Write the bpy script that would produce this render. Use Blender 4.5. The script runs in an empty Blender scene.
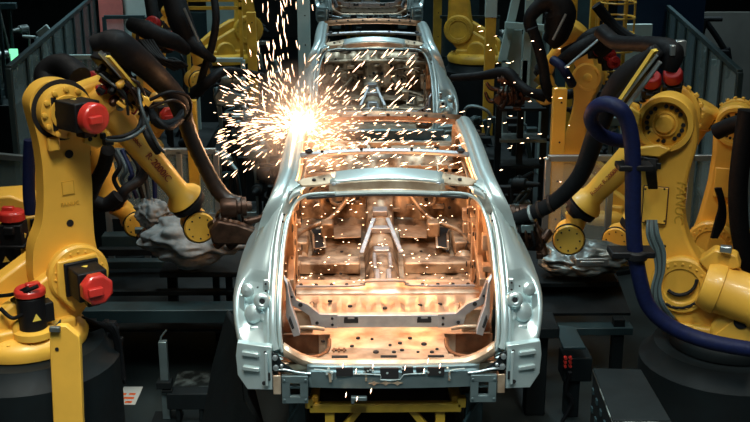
import bpy, math, random
from mathutils import Vector as V, Matrix, noise
random.seed(7)
C = bpy.context.scene.collection
PI = math.pi
# ---------------------------------------------------------------- camera
FPX = 1096.0
CAM = V((-0.158, 0.0, 3.63)); PITCH = math.radians(17.0); YAW = math.radians(0.80)
Fw = V((math.sin(YAW)*math.cos(PITCH), math.cos(YAW)*math.cos(PITCH), -math.sin(PITCH)))
Rt = V((math.cos(YAW), -math.sin(YAW), 0)); Up = Rt.cross(Fw)
def ray(px, py): return (Fw + Rt*((px-375)/FPX) + Up*((211-py)/FPX))
def aY(px, py, Y): d = ray(px, py); return CAM + d*(Y/d.y)
def aZ(px, py, Z): d = ray(px, py); return CAM + d*((Z-CAM.z)/d.z)
def aX(px, py, X): d = ray(px, py); return CAM + d*((X-CAM.x)/d.x)
def aP(px, py, p0, n): d = ray(px, py); return CAM + d*((p0-CAM).dot(n)/d.dot(n))
# ---------------------------------------------------------------- materials
MAT = {}
def mat(name, col, rough=.5, metal=0., nscale=0, namt=0, bump=0, coat=0, emit=None, estr=0, col2=None, alpha=1, trans=0, lo=.35, hi=.7, spec=None):
    m = bpy.data.materials.new(name); m.use_nodes = True; nt = m.node_tree; b = nt.nodes['Principled BSDF']
    b.inputs['Base Color'].default_value = (*col, 1); b.inputs['Roughness'].default_value = rough; b.inputs['Metallic'].default_value = metal
    if coat: b.inputs['Coat Weight'].default_value = coat; b.inputs['Coat Roughness'].default_value = .12
    if emit: b.inputs['Emission Color'].default_value = (*emit, 1); b.inputs['Emission Strength'].default_value = estr
    if alpha < 1: b.inputs['Alpha'].default_value = alpha
    if trans: b.inputs['Transmission Weight'].default_value = trans
    if nscale:
        tc = nt.nodes.new('ShaderNodeTexCoord'); n = nt.nodes.new('ShaderNodeTexNoise'); n.inputs['Scale'].default_value = nscale
        n.inputs['Detail'].default_value = 6; nt.links.new(tc.outputs['Object'], n.inputs['Vector'])
        r = nt.nodes.new('ShaderNodeValToRGB'); r.color_ramp.elements[0].position = lo; r.color_ramp.elements[1].position = hi
        c2 = col2 or tuple(c*(1-namt) for c in col)
        r.color_ramp.elements[0].color = (*c2, 1); r.color_ramp.elements[1].color = (*col, 1)
        nt.links.new(n.outputs['Fac'], r.inputs['Fac']); nt.links.new(r.outputs['Color'], b.inputs['Base Color'])
        mr = nt.nodes.new('ShaderNodeMapRange'); mr.inputs['To Min'].default_value = min(1, rough*1.35); mr.inputs['To Max'].default_value = rough*.8
        nt.links.new(n.outputs['Fac'], mr.inputs['Value']); nt.links.new(mr.outputs['Result'], b.inputs['Roughness'])
        if bump:
            bp = nt.nodes.new('ShaderNodeBump'); bp.inputs['Strength'].default_value = bump; bp.inputs['Distance'].default_value = .02
            nt.links.new(n.outputs['Fac'], bp.inputs['Height']); nt.links.new(bp.outputs['Normal'], b.inputs['Normal'])
    if spec is not None: b.inputs['Specular IOR Level'].default_value = spec
    MAT[name] = m; return m
mat('body_steel', (.60, .72, .72), .30, .62, 5, .12, .10)
mat('well_shade_brown', (.26, .12, .06), .4, .5, 10, .5, .2)  # brown puts shade and orange reflection into the steel wells
mat('glow_pan_steel', (.62, .49, .36), .36, .55, 9, .45, .18, col2=(.33, .22, .14))  # warm base puts the orange interior glow into neutral zinc steel
mat('partition', (.16, .155, .14), .7, 0, 1.5, .35)
mat('pale_panel', (.55, .66, .63), .5, 0, 3, .25)
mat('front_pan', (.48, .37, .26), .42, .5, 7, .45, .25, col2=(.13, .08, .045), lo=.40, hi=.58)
mat('beam_steel', (.46, .46, .48), .42, .7, 14, .25, .1)
mat('dull_steel', (.20, .27, .28), .42, .7, 6, .3, .1)
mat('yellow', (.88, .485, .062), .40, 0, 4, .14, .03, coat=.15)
mat('yellow_dull', (.66, .37, .03), .5, 0, 7, .35, .05)
mat('red', (.62, .035, .025), .32, 0, 9, .25, .02, coat=.3)
mat('black', (.005, .0055, .007), .5, 0, 12, .3, .05, spec=.3)
mat('dark_red', (.30, .012, .012), .45, 0, 9, .25, .02, spec=.3)
mat('rubber', (.004, .0045, .006), .6, 0, 30, .3, .1, spec=.22)
mat('blue_rubber', (.003, .008, .048), .55, 0, 30, .3, .1, spec=.25)
mat('brown_rubber', (.032, .016, .010), .36, .2, 22, .5, .1)
mat('glow_header_steel', (.42, .20, .10), .34, .75, 20, .5, .1)  # orange weld light painted into the steel front header
mat('cable', (.035, .05, .055), .38)
mat('gun_metal', (.085, .042, .026), .36, .7, 20, .6, .15)
mat('fine_cable', (.10, .15, .16), .35)
mat('teal_steel', (.024, .050, .056), .45, .2, 5, .35, .05)
mat('dark_steel', (.005, .009, .0105), .6, .0, 5, .4, .05, spec=.22)
mat('worn_steel', (.34, .40, .38), .38, .4, 9, .92, .25, lo=.46, hi=.72)
mat('aluminium', (.50, .56, .57), .32, .85)
mat('pale', (.34, .45, .43), .5, 0, 3, .2)
mat('pink', (.80, .22, .19), .6, 0, 3, .4)
mat('cloth', (.20, .24, .255), .6, 0, 16, .45, .3)
mat('foil', (.26, .30, .29), .3, .6, 12, .6, .5)
mat('paper', (.55, .55, .50), .7)
mat('orange_ink', (.85, .13, .02), .6)
mat('void', (.004, .004, .005), .8)
mat('ink', (.05, .02, .015), .6)
mat('red_ink', (.35, .04, .015), .6)
mat('emboss', (.55, .30, .025), .5)
mat('label_yellow', (.85, .62, .10), .5)
mat('blue', (.004, .016, .04), .4)
mat('green_lamp', (.1, .6, .3), .4, emit=(.25, 1, .5), estr=1.2)
mat('floor', (.022, .032, .033), .42, 0, 1.3, .6, .08)
mat('wall', (.05, .055, .052), .8, 0, 1.2, .4)
mat('glass', (.35, .48, .48), .12, 0, alpha=.24)
mat('lamp', (.9, .95, 1), .5, emit=(.8, .95, 1), estr=6)
mat('spark', (1, .6, .3), .5, emit=(1, .62, .38), estr=9)
MAT['spark'].cycles.emission_sampling = 'NONE'
mat('hot', (1, .6, .3), .5, emit=(1, .75, .52), estr=30)
MAT['hot'].cycles.emission_sampling = 'NONE'
# ---------------------------------------------------------------- mesh builder
def frame(d, up=V((0, 0, 1))):
    d = d.normalized()
    if abs(d.dot(up)) > .95: up = V((0, 1, 0)) if abs(d.y) < .9 else V((1, 0, 0))
    s = d.cross(up).normalized(); t = s.cross(d).normalized(); return s, t, d
def crom(P, k):
    out = []; n = len(P)
    for i in range(n-1):
        a, b, c, d = P[max(i-1, 0)], P[i], P[i+1], P[min(i+2, n-1)]
        for j in range(k):
            t = j/k
            out.append(.5*((2*b)+(c-a)*t+(2*a-5*b+4*c-d)*t*t+(3*b-a-3*c+d)*t*t*t))
    out.append(P[-1]); return out
class MB:
    def __init__(s): s.v = []; s.f = []; s.isl = []
    def add(s, vs, fs):
        b = len(s.v); fb = len(s.f); s.v += [V(p) for p in vs]; s.f += [tuple(b+i for i in f) for f in fs]; s.isl.append((b, len(s.v), fb, len(s.f))); return s
    def box(s, c, sz, ax=None):
        ax = ax or (V((1, 0, 0)), V((0, 1, 0)), V((0, 0, 1))); c = V(c); vs = []
        for k in (-.5, .5):
            for j in (-.5, .5):
                for i in (-.5, .5): vs.append(c+ax[0]*(sz[0]*i)+ax[1]*(sz[1]*j)+ax[2]*(sz[2]*k))
        return s.add(vs, [(0, 2, 3, 1), (4, 5, 7, 6), (0, 1, 5, 4), (2, 6, 7, 3), (0, 4, 6, 2), (1, 3, 7, 5)])
    def beam(s, p0, p1, w, h, up=V((0, 0, 1))):
        p0, p1 = V(p0), V(p1); a, b, d = frame(p1-p0, up); return s.box((p0+p1)/2, (w, h, (p1-p0).length), (a, b, d))
    def lathe(s, p, d, prof, n=28, ph=0, up=V((0, 0, 1))):
        a, b, d = frame(V(d), up); p = V(p); vs = []; fs = []
        for t, r in prof:
            for i in range(n):
                th = 2*PI*(i+ph)/n; vs.append(p+d*t+a*(r*math.cos(th))+b*(r*math.sin(th)))
        m = len(prof)
        for k in range(m-1):
            for i in range(n):
                j = (i+1) % n; fs.append((k*n+i, k*n+j, (k+1)*n+j, (k+1)*n+i))
        if prof[0][1] > 1e-4: fs.append(tuple(range(n-1, -1, -1)))
        if prof[-1][1] > 1e-4: fs.append(tuple((m-1)*n+i for i in range(n)))
        return s.add(vs, fs)
    def cyl(s, p0, p1, r0, r1=None, n=16):
        p0, p1 = V(p0), V(p1); L = (p1-p0).length; return s.lathe(p0, p1-p0, [(0, r0), (L, r0 if r1 is None else r1)], n)
    def ring(s, p, d, ri, ro, h, n=32):
        a, b, d = frame(V(d)); p = V(p); vs = []; fs = []
        pr = [(0, ri), (0, ro), (h*.8, ro), (h, ro-.12*(ro-ri)), (h, ri)]
        for t, r in pr:
            for i in range(n):
                th = 2*PI*i/n; vs.append(p+d*t+a*(r*math.cos(th))+b*(r*math.sin(th)))
        for k in range(5):
            for i in range(n):
                j = (i+1) % n; k2 = (k+1) % 5; fs.append((k*n+i, k*n+j, k2*n+j, k2*n+i))
        return s.add(vs, fs)
    def tube(s, pts, r, n=12, k=6, rib=0):
        P = [V(p) for p in pts]; rs = r if isinstance(r, (list, tuple)) else [r]*len(P)
        Q = crom(P, k) if k > 1 else P; m = len(Q); R = []
        for i in range(m):
            t = i*(len(P)-1)/max(1, m-1); a = min(int(t), len(P)-2); R.append(rs[a]*(1-(t-a))+rs[a+1]*(t-a))
        if rib: R = [x*(1+rib*(i % 2)) for i, x in enumerate(R)]
        T = (Q[1]-Q[0]).normalized(); a, b, _ = frame(T); vs = []; fs = []
        for i in range(m):
            T2 = ((Q[min(i+1, m-1)]-Q[max(i-1, 0)])).normalized()
            a = (a - T2*a.dot(T2)).normalized(); b = T2.cross(a)
            for q in range(n):
                th = 2*PI*q/n; vs.append(Q[i]+a*(R[i]*math.cos(th))+b*(R[i]*math.sin(th)))
        for i in range(m-1):
            for q in range(n):
                w = (q+1) % n; fs.append((i*n+q, i*n+w, (i+1)*n+w, (i+1)*n+q))
        fs += [tuple(range(n-1, -1, -1)), tuple((m-1)*n+q for q in range(n))]
        return s.add(vs, fs)
    def prism(s, pts, vec):
        n = len(pts); vec = V(vec); vs = [V(p) for p in pts]+[V(p)+vec for p in pts]
        fs = [tuple(range(n-1, -1, -1)), tuple(n+i for i in range(n))]+[(i, (i+1) % n, n+(i+1) % n, n+i) for i in range(n)]
        return s.add(vs, fs)
    def grid(s, rows, close=False):
        m, n = len(rows), len(rows[0]); vs = [p for r in rows for p in r]; fs = []
        for i in range(m-1):
            for j in range(n-1 if not close else n):
                k = (j+1) % n; fs.append((i*n+j, i*n+k, (i+1)*n+k, (i+1)*n+j))
        return s.add(vs, fs)
    def ball(s, c, r, n=16, m=10, sc=(1, 1, 1), f=None):
        c = V(c); vs = []; fs = []
        for i in range(m+1):
            ph = PI*i/m
            for j in range(n):
                th = 2*PI*j/n; d = V((math.sin(ph)*math.cos(th), math.sin(ph)*math.sin(th), math.cos(ph)))
                rr = r*(f(d) if f else 1); vs.append(c+V((d.x*sc[0], d.y*sc[1], d.z*sc[2]))*rr)
        for i in range(m):
            for j in range(n):
                k = (j+1) % n; fs.append((i*n+j, (i+1)*n+j, (i+1)*n+k, i*n+k))
        return s.add(vs, fs)
    def bolts(s, c, ax, R, n, r=.012, h=.018, ph=0):
        a, b, d = frame(V(ax)); c = V(c)
        for i in range(n):
            th = 2*PI*(i+ph)/n; p = c+a*(R*math.cos(th))+b*(R*math.sin(th)); s.lathe(p-d*.004, d, [(0, r), (h, r), (h+.002, r*.7)], 8)
        return s
    def mirror(s):
        b = len(s.v); s.v += [V((-p.x, p.y, p.z)) for p in s.v]; s.f += [tuple(b+i for i in reversed(f)) for f in list(s.f)]; return s
    def mirrored(s):
        m = MB(); m.isl = list(s.isl); m.v = [V((-p.x, p.y, p.z)) for p in s.v]; m.f = [tuple(reversed(f)) for f in s.f]; return m
    def build(s, name, m, parent=None, bevel=0, solid=0, sub=0, ang=35, label=None, org=None):
        if name == 'punched_holes': return absorb(LAST[0], s, m)
        me = bpy.data.meshes.new(name)
        if parent is None:
            if org is None:
                lo = [min(p[i] for p in s.v) for i in range(3)]; hi = [max(p[i] for p in s.v) for i in range(3)]
                org = V(((lo[0]+hi[0])/2, (lo[1]+hi[1])/2, lo[2]))
        else:
            r = parent
            while r.parent: r = r.parent
            org = r.location.copy()
        me.from_pydata([p-org for p in s.v], [], s.f); me.update()
        import bmesh
        bm = bmesh.new(); bm.from_mesh(me); bmesh.ops.recalc_face_normals(bm, faces=bm.faces); bm.to_mesh(me); bm.free()
        me.polygons.foreach_set('use_smooth', [True]*len(me.polygons)); me.set_sharp_from_angle(angle=math.radians(ang))
        me.materials.append(MAT[m]); o = bpy.data.objects.new(name, me); C.objects.link(o)
        if parent is None: o.location = org
        else: o.parent = parent
        if solid: x = o.modifiers.new('s', 'SOLIDIFY'); x.thickness = solid; x.offset = 0
        if sub: x = o.modifiers.new('u', 'SUBSURF'); x.levels = sub; x.render_levels = sub
        if bevel: x = o.modifiers.new('b', 'BEVEL'); x.width = bevel; x.segments = 2; x.limit_method = 'ANGLE'; x.angle_limit = math.radians(35); x.use_clamp_overlap = True
        if label: o['label'] = label
        LAST[0] = o; return o
    def each(s, name, m, parent=None, **k):
        out = []
        for a, b, fa, fb in s.isl:
            q = MB(); q.v = s.v[a:b]; q.f = [tuple(i-a for i in f) for f in s.f[fa:fb]]; out.append(q.build(name, m, parent, **k))
        return out
LAST = [None]
def absorb(o, mb, m):
    me = o.data; r = o
    while r.parent: r = r.parent
    org = r.location; n = len(me.vertices); k = len(me.materials)
    old = [(tuple(p.vertices), p.material_index) for p in me.polygons]
    vs = [v.co.copy() for v in me.vertices]+[p-org for p in mb.v]; fs = [a for a, _ in old]+[tuple(n+i for i in f) for f in mb.f]
    ms = [b for _, b in old]+[k]*len(mb.f); nm = bpy.data.meshes.new(me.name); nm.from_pydata(vs, [], fs); nm.update()
    import bmesh
    bm = bmesh.new(); bm.from_mesh(nm); bmesh.ops.recalc_face_normals(bm, faces=bm.faces); bm.to_mesh(nm); bm.free()
    for x in me.materials: nm.materials.append(x)
    nm.materials.append(MAT[m]); nm.polygons.foreach_set('material_index', ms); nm.polygons.foreach_set('use_smooth', [True]*len(ms)); nm.set_sharp_from_angle(angle=math.radians(32)); o.data = nm
    return o
def tag(o, label, cat, group=None, kind=None):
    if label: o['label'] = label
    if cat: o['category'] = cat
    if group: o['group'] = group
    if kind: o['kind'] = kind
    return o
def thing(name, loc, label, cat, group=None):
    o = bpy.data.objects.new(name, None); C.objects.link(o); o.location = V(loc); o.empty_display_size = .1
    return tag(o, label, cat, group)
def struct(o): o['kind'] = 'structure'; return o
def text(s, size, p, right, up, m, parent, ext=.002, name='lettering', align='CENTER'):
    cu = bpy.data.curves.new(name, 'FONT'); cu.body = s; cu.size = size; cu.extrude = ext; cu.align_x = align; cu.align_y = 'CENTER'
    t = bpy.data.objects.new(name+'_curve', cu); C.objects.link(t); bpy.context.view_layer.update()
    me = bpy.data.meshes.new_from_object(t.evaluated_get(bpy.context.evaluated_depsgraph_get())); bpy.data.objects.remove(t); bpy.data.curves.remove(cu)
    me.name = name; me.materials.clear(); me.materials.append(MAT[m]); o = bpy.data.objects.new(name, me); C.objects.link(o)
    r = parent
    while r.parent: r = r.parent
    right = V(right).normalized(); n = right.cross(V(up)).normalized(); up = n.cross(right).normalized()
    M = Matrix((right, up, n)).transposed().to_4x4(); M.translation = V(p)-r.location; o.parent = parent; o.matrix_local = M
    return o
def dup(root, off, **tags):
    r = root.copy(); C.objects.link(r); r.location = root.location+V(off)
    for k, v in tags.items(): r[k] = v
    for ch in list(root.children):
        c = ch.copy(); C.objects.link(c); c.parent = r
        for g in ch.children: d = g.copy(); C.objects.link(d); d.parent = c
    return r
# ================================================================ car body shell
LEFT, RIGHT = -1, 1
def mx(mb, s): return mb if s > 0 else mb.mirrored()
def holes(mb, pts, n=10):
    for (p, d, r) in pts: mb.lathe(V(p)-V(d)*.004, d, [(0, r), (.007, r*.96)], n)
    return mb
def car_shell(label):
    root = thing('car_body', (0, 7.7, .80), label, 'car body', 'bare steel car bodies on the line')
    rnd = random.Random(3)
    # rows of the rear quarter: z, x_in, Y_face, x_corner, roundness
    RW = [(1.905, .40, 6.26, .610), (1.885, .478, 6.22, .632), (1.83, .530, 6.17, .655), (1.76, .566, 6.12, .688), (1.66, .588, 6.05, .733),
          (1.56, .600, 5.98, .775), (1.46, .606, 5.90, .825), (1.40, .609, 5.84, .868), (1.33, .610, 5.785, .892), (1.24, .610, 5.73, .890),
          (1.17, .608, 5.70, .880), (1.11, .603, 5.68, .868), (1.07, .590, 5.67, .860), (1.045, .565, 5.665, .855), (1.03, .52, 5.66, .852)]
    for s in (LEFT, RIGHT):
        # aperture flange + gutter: bright band
        fl = MB(); rows = []
        for z, xi, Y, xc in RW:
            rows.append([V((xi-.004, Y+.02, z)), V((xi, Y-.004, z)), V((xi+.022, Y-.008, z)), V((xi+.026, Y+.022, z+.004)), V((xi+.052, Y+.026, z+.006)), V((xi+.060, Y-.002, z+.006))])
        fl.grid(rows)
        mx(fl, s).build('tailgate_flange', 'body_steel', root, solid=.004, sub=1)
        lp = [(.592, 5.66, 1.08), (.604, 5.675, 1.13), (.610, 5.72, 1.24), (.610, 5.82, 1.38), (.604, 5.90, 1.48), (.598, 5.98, 1.58), (.582, 6.05, 1.68), (.556, 6.11, 1.765), (.515, 6.14, 1.825), (.46, 6.145, 1.853), (.38, 6.14, 1.864), (.30, 6.125, 1.868)]
        l1 = MB(); l1.tube([V(p)+V((.004, -.012, 0)) for p in lp], .0105, 10, 4); mx(l1, s).build('aperture_lip', 'body_steel', root)
        l2 = MB(); l2.tube([V(p)+V((.042, -.004, .010+.012*(p[2] > 1.8))) for p in lp[:10]], .021, 12, 4); mx(l2, s).build('pillar_bead', 'body_steel', root)
        # pillar face and wrapped side panel
        qp = MB(); rows = []
        for i, (z, xi, Y, xc) in enumerate(RW):
            a = xi+.060; w = xc-a; t = 1 if 1.12 < z < 1.42 else 0   # lamp pocket depth
            dp = .085*t
            side = xc
            rows.append([V((a, Y-.002, z)), V((a+.10*w, Y-.012, z)), V((a+.16*w, Y-.004+dp*.6, z)), V((a+.40*w, Y+dp, z)), V((a+.68*w, Y+.03+dp*.9, z)), V((xc-.030, Y+.045+dp*.3, z)),
                         V((xc-.008, Y+.075, z)), V((side+.004, Y+.14, z)), V((side+.010, Y+.30, z)), V((side+.018*(z < 1.42), Y+.55, z)), V((side+.016*(z < 1.42)-.01*(z > 1.5), Y+.85, z)), V((side-.01*(z > 1.5), Y+1.1, z))])
        qp.grid(rows)
        q = mx(qp, s).build('quarter_panel', 'body_steel', root, solid=.004, sub=2)
        # stamped details on the lamp pocket
        st = MB()
        st.lathe((.712, 5.775, 1.338), (0, -1, .25), [(0, .052), (.02, .046), (.032, .028), (.030, .016), (.0, .013)], 20)
        st.lathe((.765, 5.80, 1.25), (.2, -1, .3), [(0, .060), (.018, .05), (.03, .02), (.032, 0)], 18)
        st.lathe((.80, 5.83, 1.38), (.4, -1, .3), [(0, .045), (.016, .036), (.026, .0)], 18)
        st.lathe((.70, 5.775, 1.24), (.0, -1, .3), [(0, .034), (.016, .026), (.012, .010)], 14)
        st.box((.74, 5.775, 1.165), (.10, .02, .035)); st.box((.69, 5.78, 1.43), (.035, .02, .07)); st.box((.835, 5.845, 1.30), (.03, .03, .10))
        mx(st, s).each('lamp_pocket_stamping', 'body_steel', root, bevel=.008)
        hl = MB(); holes(hl, [((.712, 5.752, 1.344), (0, -1, .25), .017), ((.690, 5.752, 1.405), (0, -1, .2), .007), ((.690, 5.757, 1.445), (0, -1, .2), .007), ((.735, 5.757, 1.425), (0, -1, .2), .006),
                             ((.552, 6.128, 1.862), (0, -1, .35), .016), ((.600, 6.068, 1.755), (0, -1, .35), .007), ((.606, 6.045, 1.72), (0, -1, .35), .007)])
        mx(hl, s).build('punched_holes', 'void', root)
        # flat triangular reinforcement at the upper corner
        g = MB(); g.prism([(.50, 6.152, 1.872), (.575, 6.118, 1.868), (.612, 6.062, 1.775), (.60, 6.066, 1.74), (.565, 6.10, 1.77)], (0, .012, .01))
        mx(g, s).build('corner_gusset', 'worn_steel', root, bevel=.003)
        # bumper corner bracket
        cb = MB(); cb.prism([(.655, 5.60, 1.13), (.850, 5.66, 1.13), (.862, 5.67, 1.05), (.856, 5.67, .93), (.80, 5.64, .855), (.655, 5.60, .87), (.655, 5.6, .95)], (0, .05, 0))
        for zz in (1.075, .985): cb.box((.775, 5.632, zz), (.10, .02, .022), (V((1, .3, 0)).normalized(), V((-.3, 1, 0)).normalized(), V((0, 0, 1))))
        cb.box((.685, 5.595, 1.0), (.016, .02, .2))
        c_ = mx(cb, s).build('bumper_corner_bracket', 'body_steel', root, bevel=.008)
        h2 = MB(); holes(h2, [((.70, 5.598, .912), (0, -1, 0), .014), ((.69, 5.598, 1.10), (0, -1, 0), .009)]); h2.box((.675, 5.602, .95), (.018, .008, .05))
        mx(h2, s).build('punched_holes', 'void', root)
        # dark mounting triangle with two nuts
        dk = MB(); dk.prism([(.655, 5.595, 1.10), (.655, 5.595, .985), (.50, 5.595, .972), (.545, 5.595, 1.0), (.60, 5.595, 1.04), (.625, 5.595, 1.09)], (0, .012, 0))
        mx(dk, s).build('mounting_plate', 'dark_steel', root, bevel=.002)
        nb = MB(); nb.bolts((.635, 5.592, 1.072), (0, -1, .2), 0, 1, .016, .022); nb.bolts((.632, 5.592, 1.012), (0, -1, .2), 0, 1, .016, .022); nb.bolts((.60, 5.592, 1.022), (0, -1, .2), 0, 1, .010, .018)
        nb.tube([(.64, 5.59, .995), (.58, 5.585, 1.0), (.50, 5.585, .982), (.44, 5.585, .975)], .006)
        mx(nb, s).each('nut', 'aluminium', root)
        # bumper beam bracket with square opening
        bx = MB(); x0, x1, z0, z1, yb = .455, .600, .80, .965, 5.585
        bx.box(((x0+x1)/2, yb, z1-.02), (x1-x0, .03, .04)); bx.box(((x0+x1)/2, yb, z0+.02), (x1-x0, .03, .04)); bx.box((x0+.022, yb, (z0+z1)/2), (.044, .03, z1-z0-.07)); bx.box((x1-.022, yb, (z0+z1)/2), (.044, .03, z1-z0-.07))
        bx.box(((x0+x1)/2, yb+.09, (z0+z1)/2), (x1-x0-.02, .15, .012)); bx.bolts(((x0+x1)/2, yb-.016, (z0+z1)/2), (0, -1, 0), .085, 4, .008, .008, .5)
        mx(bx, s).build('bumper_mount', 'dull_steel', root, bevel=.006)
        cp = MB(); cp.box((.628, 5.592, .905), (.044, .012, .115)); mx(cp, s).build('backing_patch', 'glow_pan_steel', root, bevel=.003)
        # roof rail running forward, then the windscreen pillar
        rl = MB(); path = [(.722, 6.13, 1.63), (.676, 6.13, 1.76), (.628, 6.19, 1.855), (.602, 6.36, 1.90), (.600, 6.6, 1.915), (.606, 7.2, 1.93), (.610, 7.75, 1.915), (.622, 8.1, 1.86), (.66, 8.6, 1.62), (.70, 9.0, 1.42)]
        P = crom([V(p) for p in path], 5); rows = []
        prof = [(-.060, -.02), (-.058, .008), (-.030, .010), (-.026, .026), (.0, .034), (.028, .024), (.046, .0), (.058, -.06), (.062, -.09)]
        for i, p in enumerate(P):
            k = 1+.15*math.sin(PI*i/len(P)); rows.append([p+V((a*k, 0, b)) for a, b in prof])
        rl.grid(rows); mx(rl, s).build('roof_rail', 'body_steel', root, solid=.004, sub=1)
        il = MB(); il.tube([V(p)+V((-.05, .03, -.045)) for p in path[3:]], .030, 8, 4); mx(il, s).build('inner_roof_rail', 'glow_pan_steel', root)
        # body side: shoulder, B-pillar, sill
        sd = MB(); ZS = [(1.34, .885), (1.30, .905), (1.24, .905), (1.1, .90), (.95, .885), (.84, .85)]
        sd.grid([[V((x-.02*(abs(y-8.2)/2)**2, y, z)) for y in (6.8, 7.1)] for z, x in ZS])
        mx(sd, s).build('side_panel', 'body_steel', root, solid=.004, sub=1)
        sl = MB(); sl.beam((.80, 6.9, .88), (.80, 9.5, .88), .15, .14); mx(sl, s).build('door_sill', 'glow_pan_steel', root, bevel=.02)
        bp = MB(); bp.tube([(.62, 7.55, 1.86), (.68, 7.6, 1.62), (.76, 7.62, 1.35), (.80, 7.6, .95)], [.045, .05, .065, .085], 8); mx(bp, s).build('centre_pillar', 'glow_pan_steel', root)
        fw = MB(); fw.grid([[V((.70+.10*k, y, z-.10*k*k)) for k in (0, .5, 1, 1.5)] for y, z in ((8.95, 1.40), (9.4, 1.36), (9.9, 1.30), (10.3, 1.18))]); mx(fw, s).build('front_wing_support', 'body_steel', root, solid=.01)
        # inner quarter: wheel house, braces, hinge bracket
        wh = MB(); wh.lathe((.46, 6.24, .99), (1, 0, 0), [(0, .02), (.0, .10), (.03, .135), (.07, .145), (.17, .15)], 30)
        mx(wh, s).build('wheel_house', 'well_shade_brown', root, ang=50)
        w2 = MB(); w2.ring((.45, 6.24, .99), (1, 0, 0), .12, .14, .02, 30); w2.tube([(.37, 5.92, 1.10), (.45, 5.90, 1.12), (.56, 5.92, 1.11)], .012); w2.box((.50, 6.02, 1.13), (.15, .04, .11)); w2.tube([(.44, 5.93, 1.09), (.55, 5.91, 1.10)], .016)
        mx(w2, s).build('wheel_house_bracket', 'glow_pan_steel', root, bevel=.006)
        hb = MB(); hb.prism([(.605, 5.96, 1.40), (.592, 5.95, 1.385), (.590, 5.88, 1.20), (.545, 5.82, 1.095), (.505, 5.80, 1.115), (.520, 5.83, 1.165), (.560, 5.88, 1.26), (.580, 5.93, 1.37)], (.0, .03, .02))
        mx(hb, s).build('strut_bracket', 'beam_steel', root, bevel=.008)
        sb = MB(); sb.prism([(.574, 5.868, 1.18), (.553, 5.845, 1.135), (.540, 5.842, 1.145), (.566, 5.868, 1.21)], (0, -.012, 0)); mx(sb, s).build('punched_holes', 'void', root)
        iq = MB(); rows = []
        for z, x in ((1.86, .50), (1.7, .585), (1.5, .61), (1.3, .64), (1.1, .63), (.95, .62)):
            rows.append([V((x, y, z)) for y in (6.32 if z > 1.75 else 6.1, 6.5, 6.9)])
        iq.grid(rows); mx(iq, s).build('inner_side_panel', 'glow_pan_steel', root, solid=.006)
        ib = MB()
        ib.box((.60, 6.55, 1.40), (.05, .12, .5)); ib.box((.60, 6.85, 1.2), (.05, .10, .5)); ib.beam((.58, 6.2, 1.28), (.60, 7.0, 1.42), .04, .05); ib.beam((.60, 7.0, 1.42), (.66, 7.6, 1.36), .04, .06)
        for k in range(10): ib.box((.60, rnd.uniform(6.2, 7.6), rnd.uniform(1.0, 1.6)), (.05, rnd.uniform(.04, .12), rnd.uniform(.03, .1)))
        mx(ib, s).build('inner_brace', 'glow_pan_steel', root, bevel=.008)
        ih = MB(); holes(ih, [((.574, rnd.uniform(6.2, 7.4), rnd.uniform(1.05, 1.65)), (-1, 0, 0), rnd.uniform(.01, .028)) for k in range(16)]); mx(ih, s).build('punched_holes', 'void', root)
        # end gusset of the rear header, with a hole
        eg = MB(); eg.prism([(.33, 6.27, 1.935), (.50, 6.26, 1.905), (.53, 6.24, 1.895), (.50, 6.215, 1.875), (.42, 6.205, 1.882), (.32, 6.20, 1.895)], (0, 0, .014))
        mx(eg, s).build('header_gusset', 'front_pan', root, bevel=.004)
        e2 = MB(); holes(e2, [((.43, 6.235, 1.918), (0, -.3, 1), .013), ((.37, 6.23, 1.926), (0, -.3, 1), .006)]); mx(e2, s).build('punched_holes', 'void', root)
    # ---- headers
    def cross(prof, xw, m, name, crown=.03, n=16, bow=.0, **k):
        mb = MB(); rows = []
        for i in range(n+1):
            x = -xw+2*xw*i/n; t = 1-(x/xw)**2; rows.append([V((x, y+bow*t*-1, z+crown*t)) for y, z in prof])
        mb.grid(rows); return mb.build(name, m, root, solid=.004, **k)
    cross([(6.33, 1.900), (6.325, 1.938), (6.215, 1.918), (6.195, 1.900)], .335, 'body_steel', 'rear_header', .035, bow=.03)
    cross([(6.195, 1.900), (6.188, 1.895), (6.182, 1.850), (6.165, 1.845)], .34, 'glow_pan_steel', 'rear_header_skirt', .035, bow=.03)
    cross([(6.185, 1.845), (6.165, 1.852), (6.135, 1.848), (6.130, 1.832), (6.15, 1.828)], .475, 'body_steel', 'seal_flange', .028, bow=.03)
    t = MB(); t.tube([(x, 6.125-.03*(1-(x/.47)**2), 1.835+.028*(1-(x/.47)**2)) for x in [-.47+.94*i/12 for i in range(13)]], .0075, 8, 2); t.build('seal_edge', 'void', root)
    b = MB()
    for i in range(9): x = -.30+.075*i; b.box((x, 6.186, 1.875+.03), (.03+.02*(i % 3 == 0), .012, .018))
    b.each('header_clip', 'beam_steel', root, bevel=.003)
    cross([(6.83, 1.91), (6.825, 1.936), (6.80, 1.940), (6.785, 1.930), (6.78, 1.91)], .54, 'beam_steel', 'roof_bow', .025)
    h = MB(); holes(h, [((-.15, 6.79, 1.968), (0, -.2, 1), .008), ((.17, 6.79, 1.968), (0, -.2, 1), .008), ((-.40, 6.79, 1.953), (0, -.2, 1), .008), ((.485, 6.80, 1.954), (0, -.2, 1), .024), ((-.485, 6.80, 1.954), (0, -.2, 1), .024)]); h.build('punched_holes', 'void', root)
    cross([(8.05, 1.88), (8.05, 1.91), (8.01, 1.925), (7.97, 1.91), (7.93, 1.905), (7.92, 1.88), (7.90, 1.875)], .60, 'glow_header_steel', 'front_header', .03)
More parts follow.
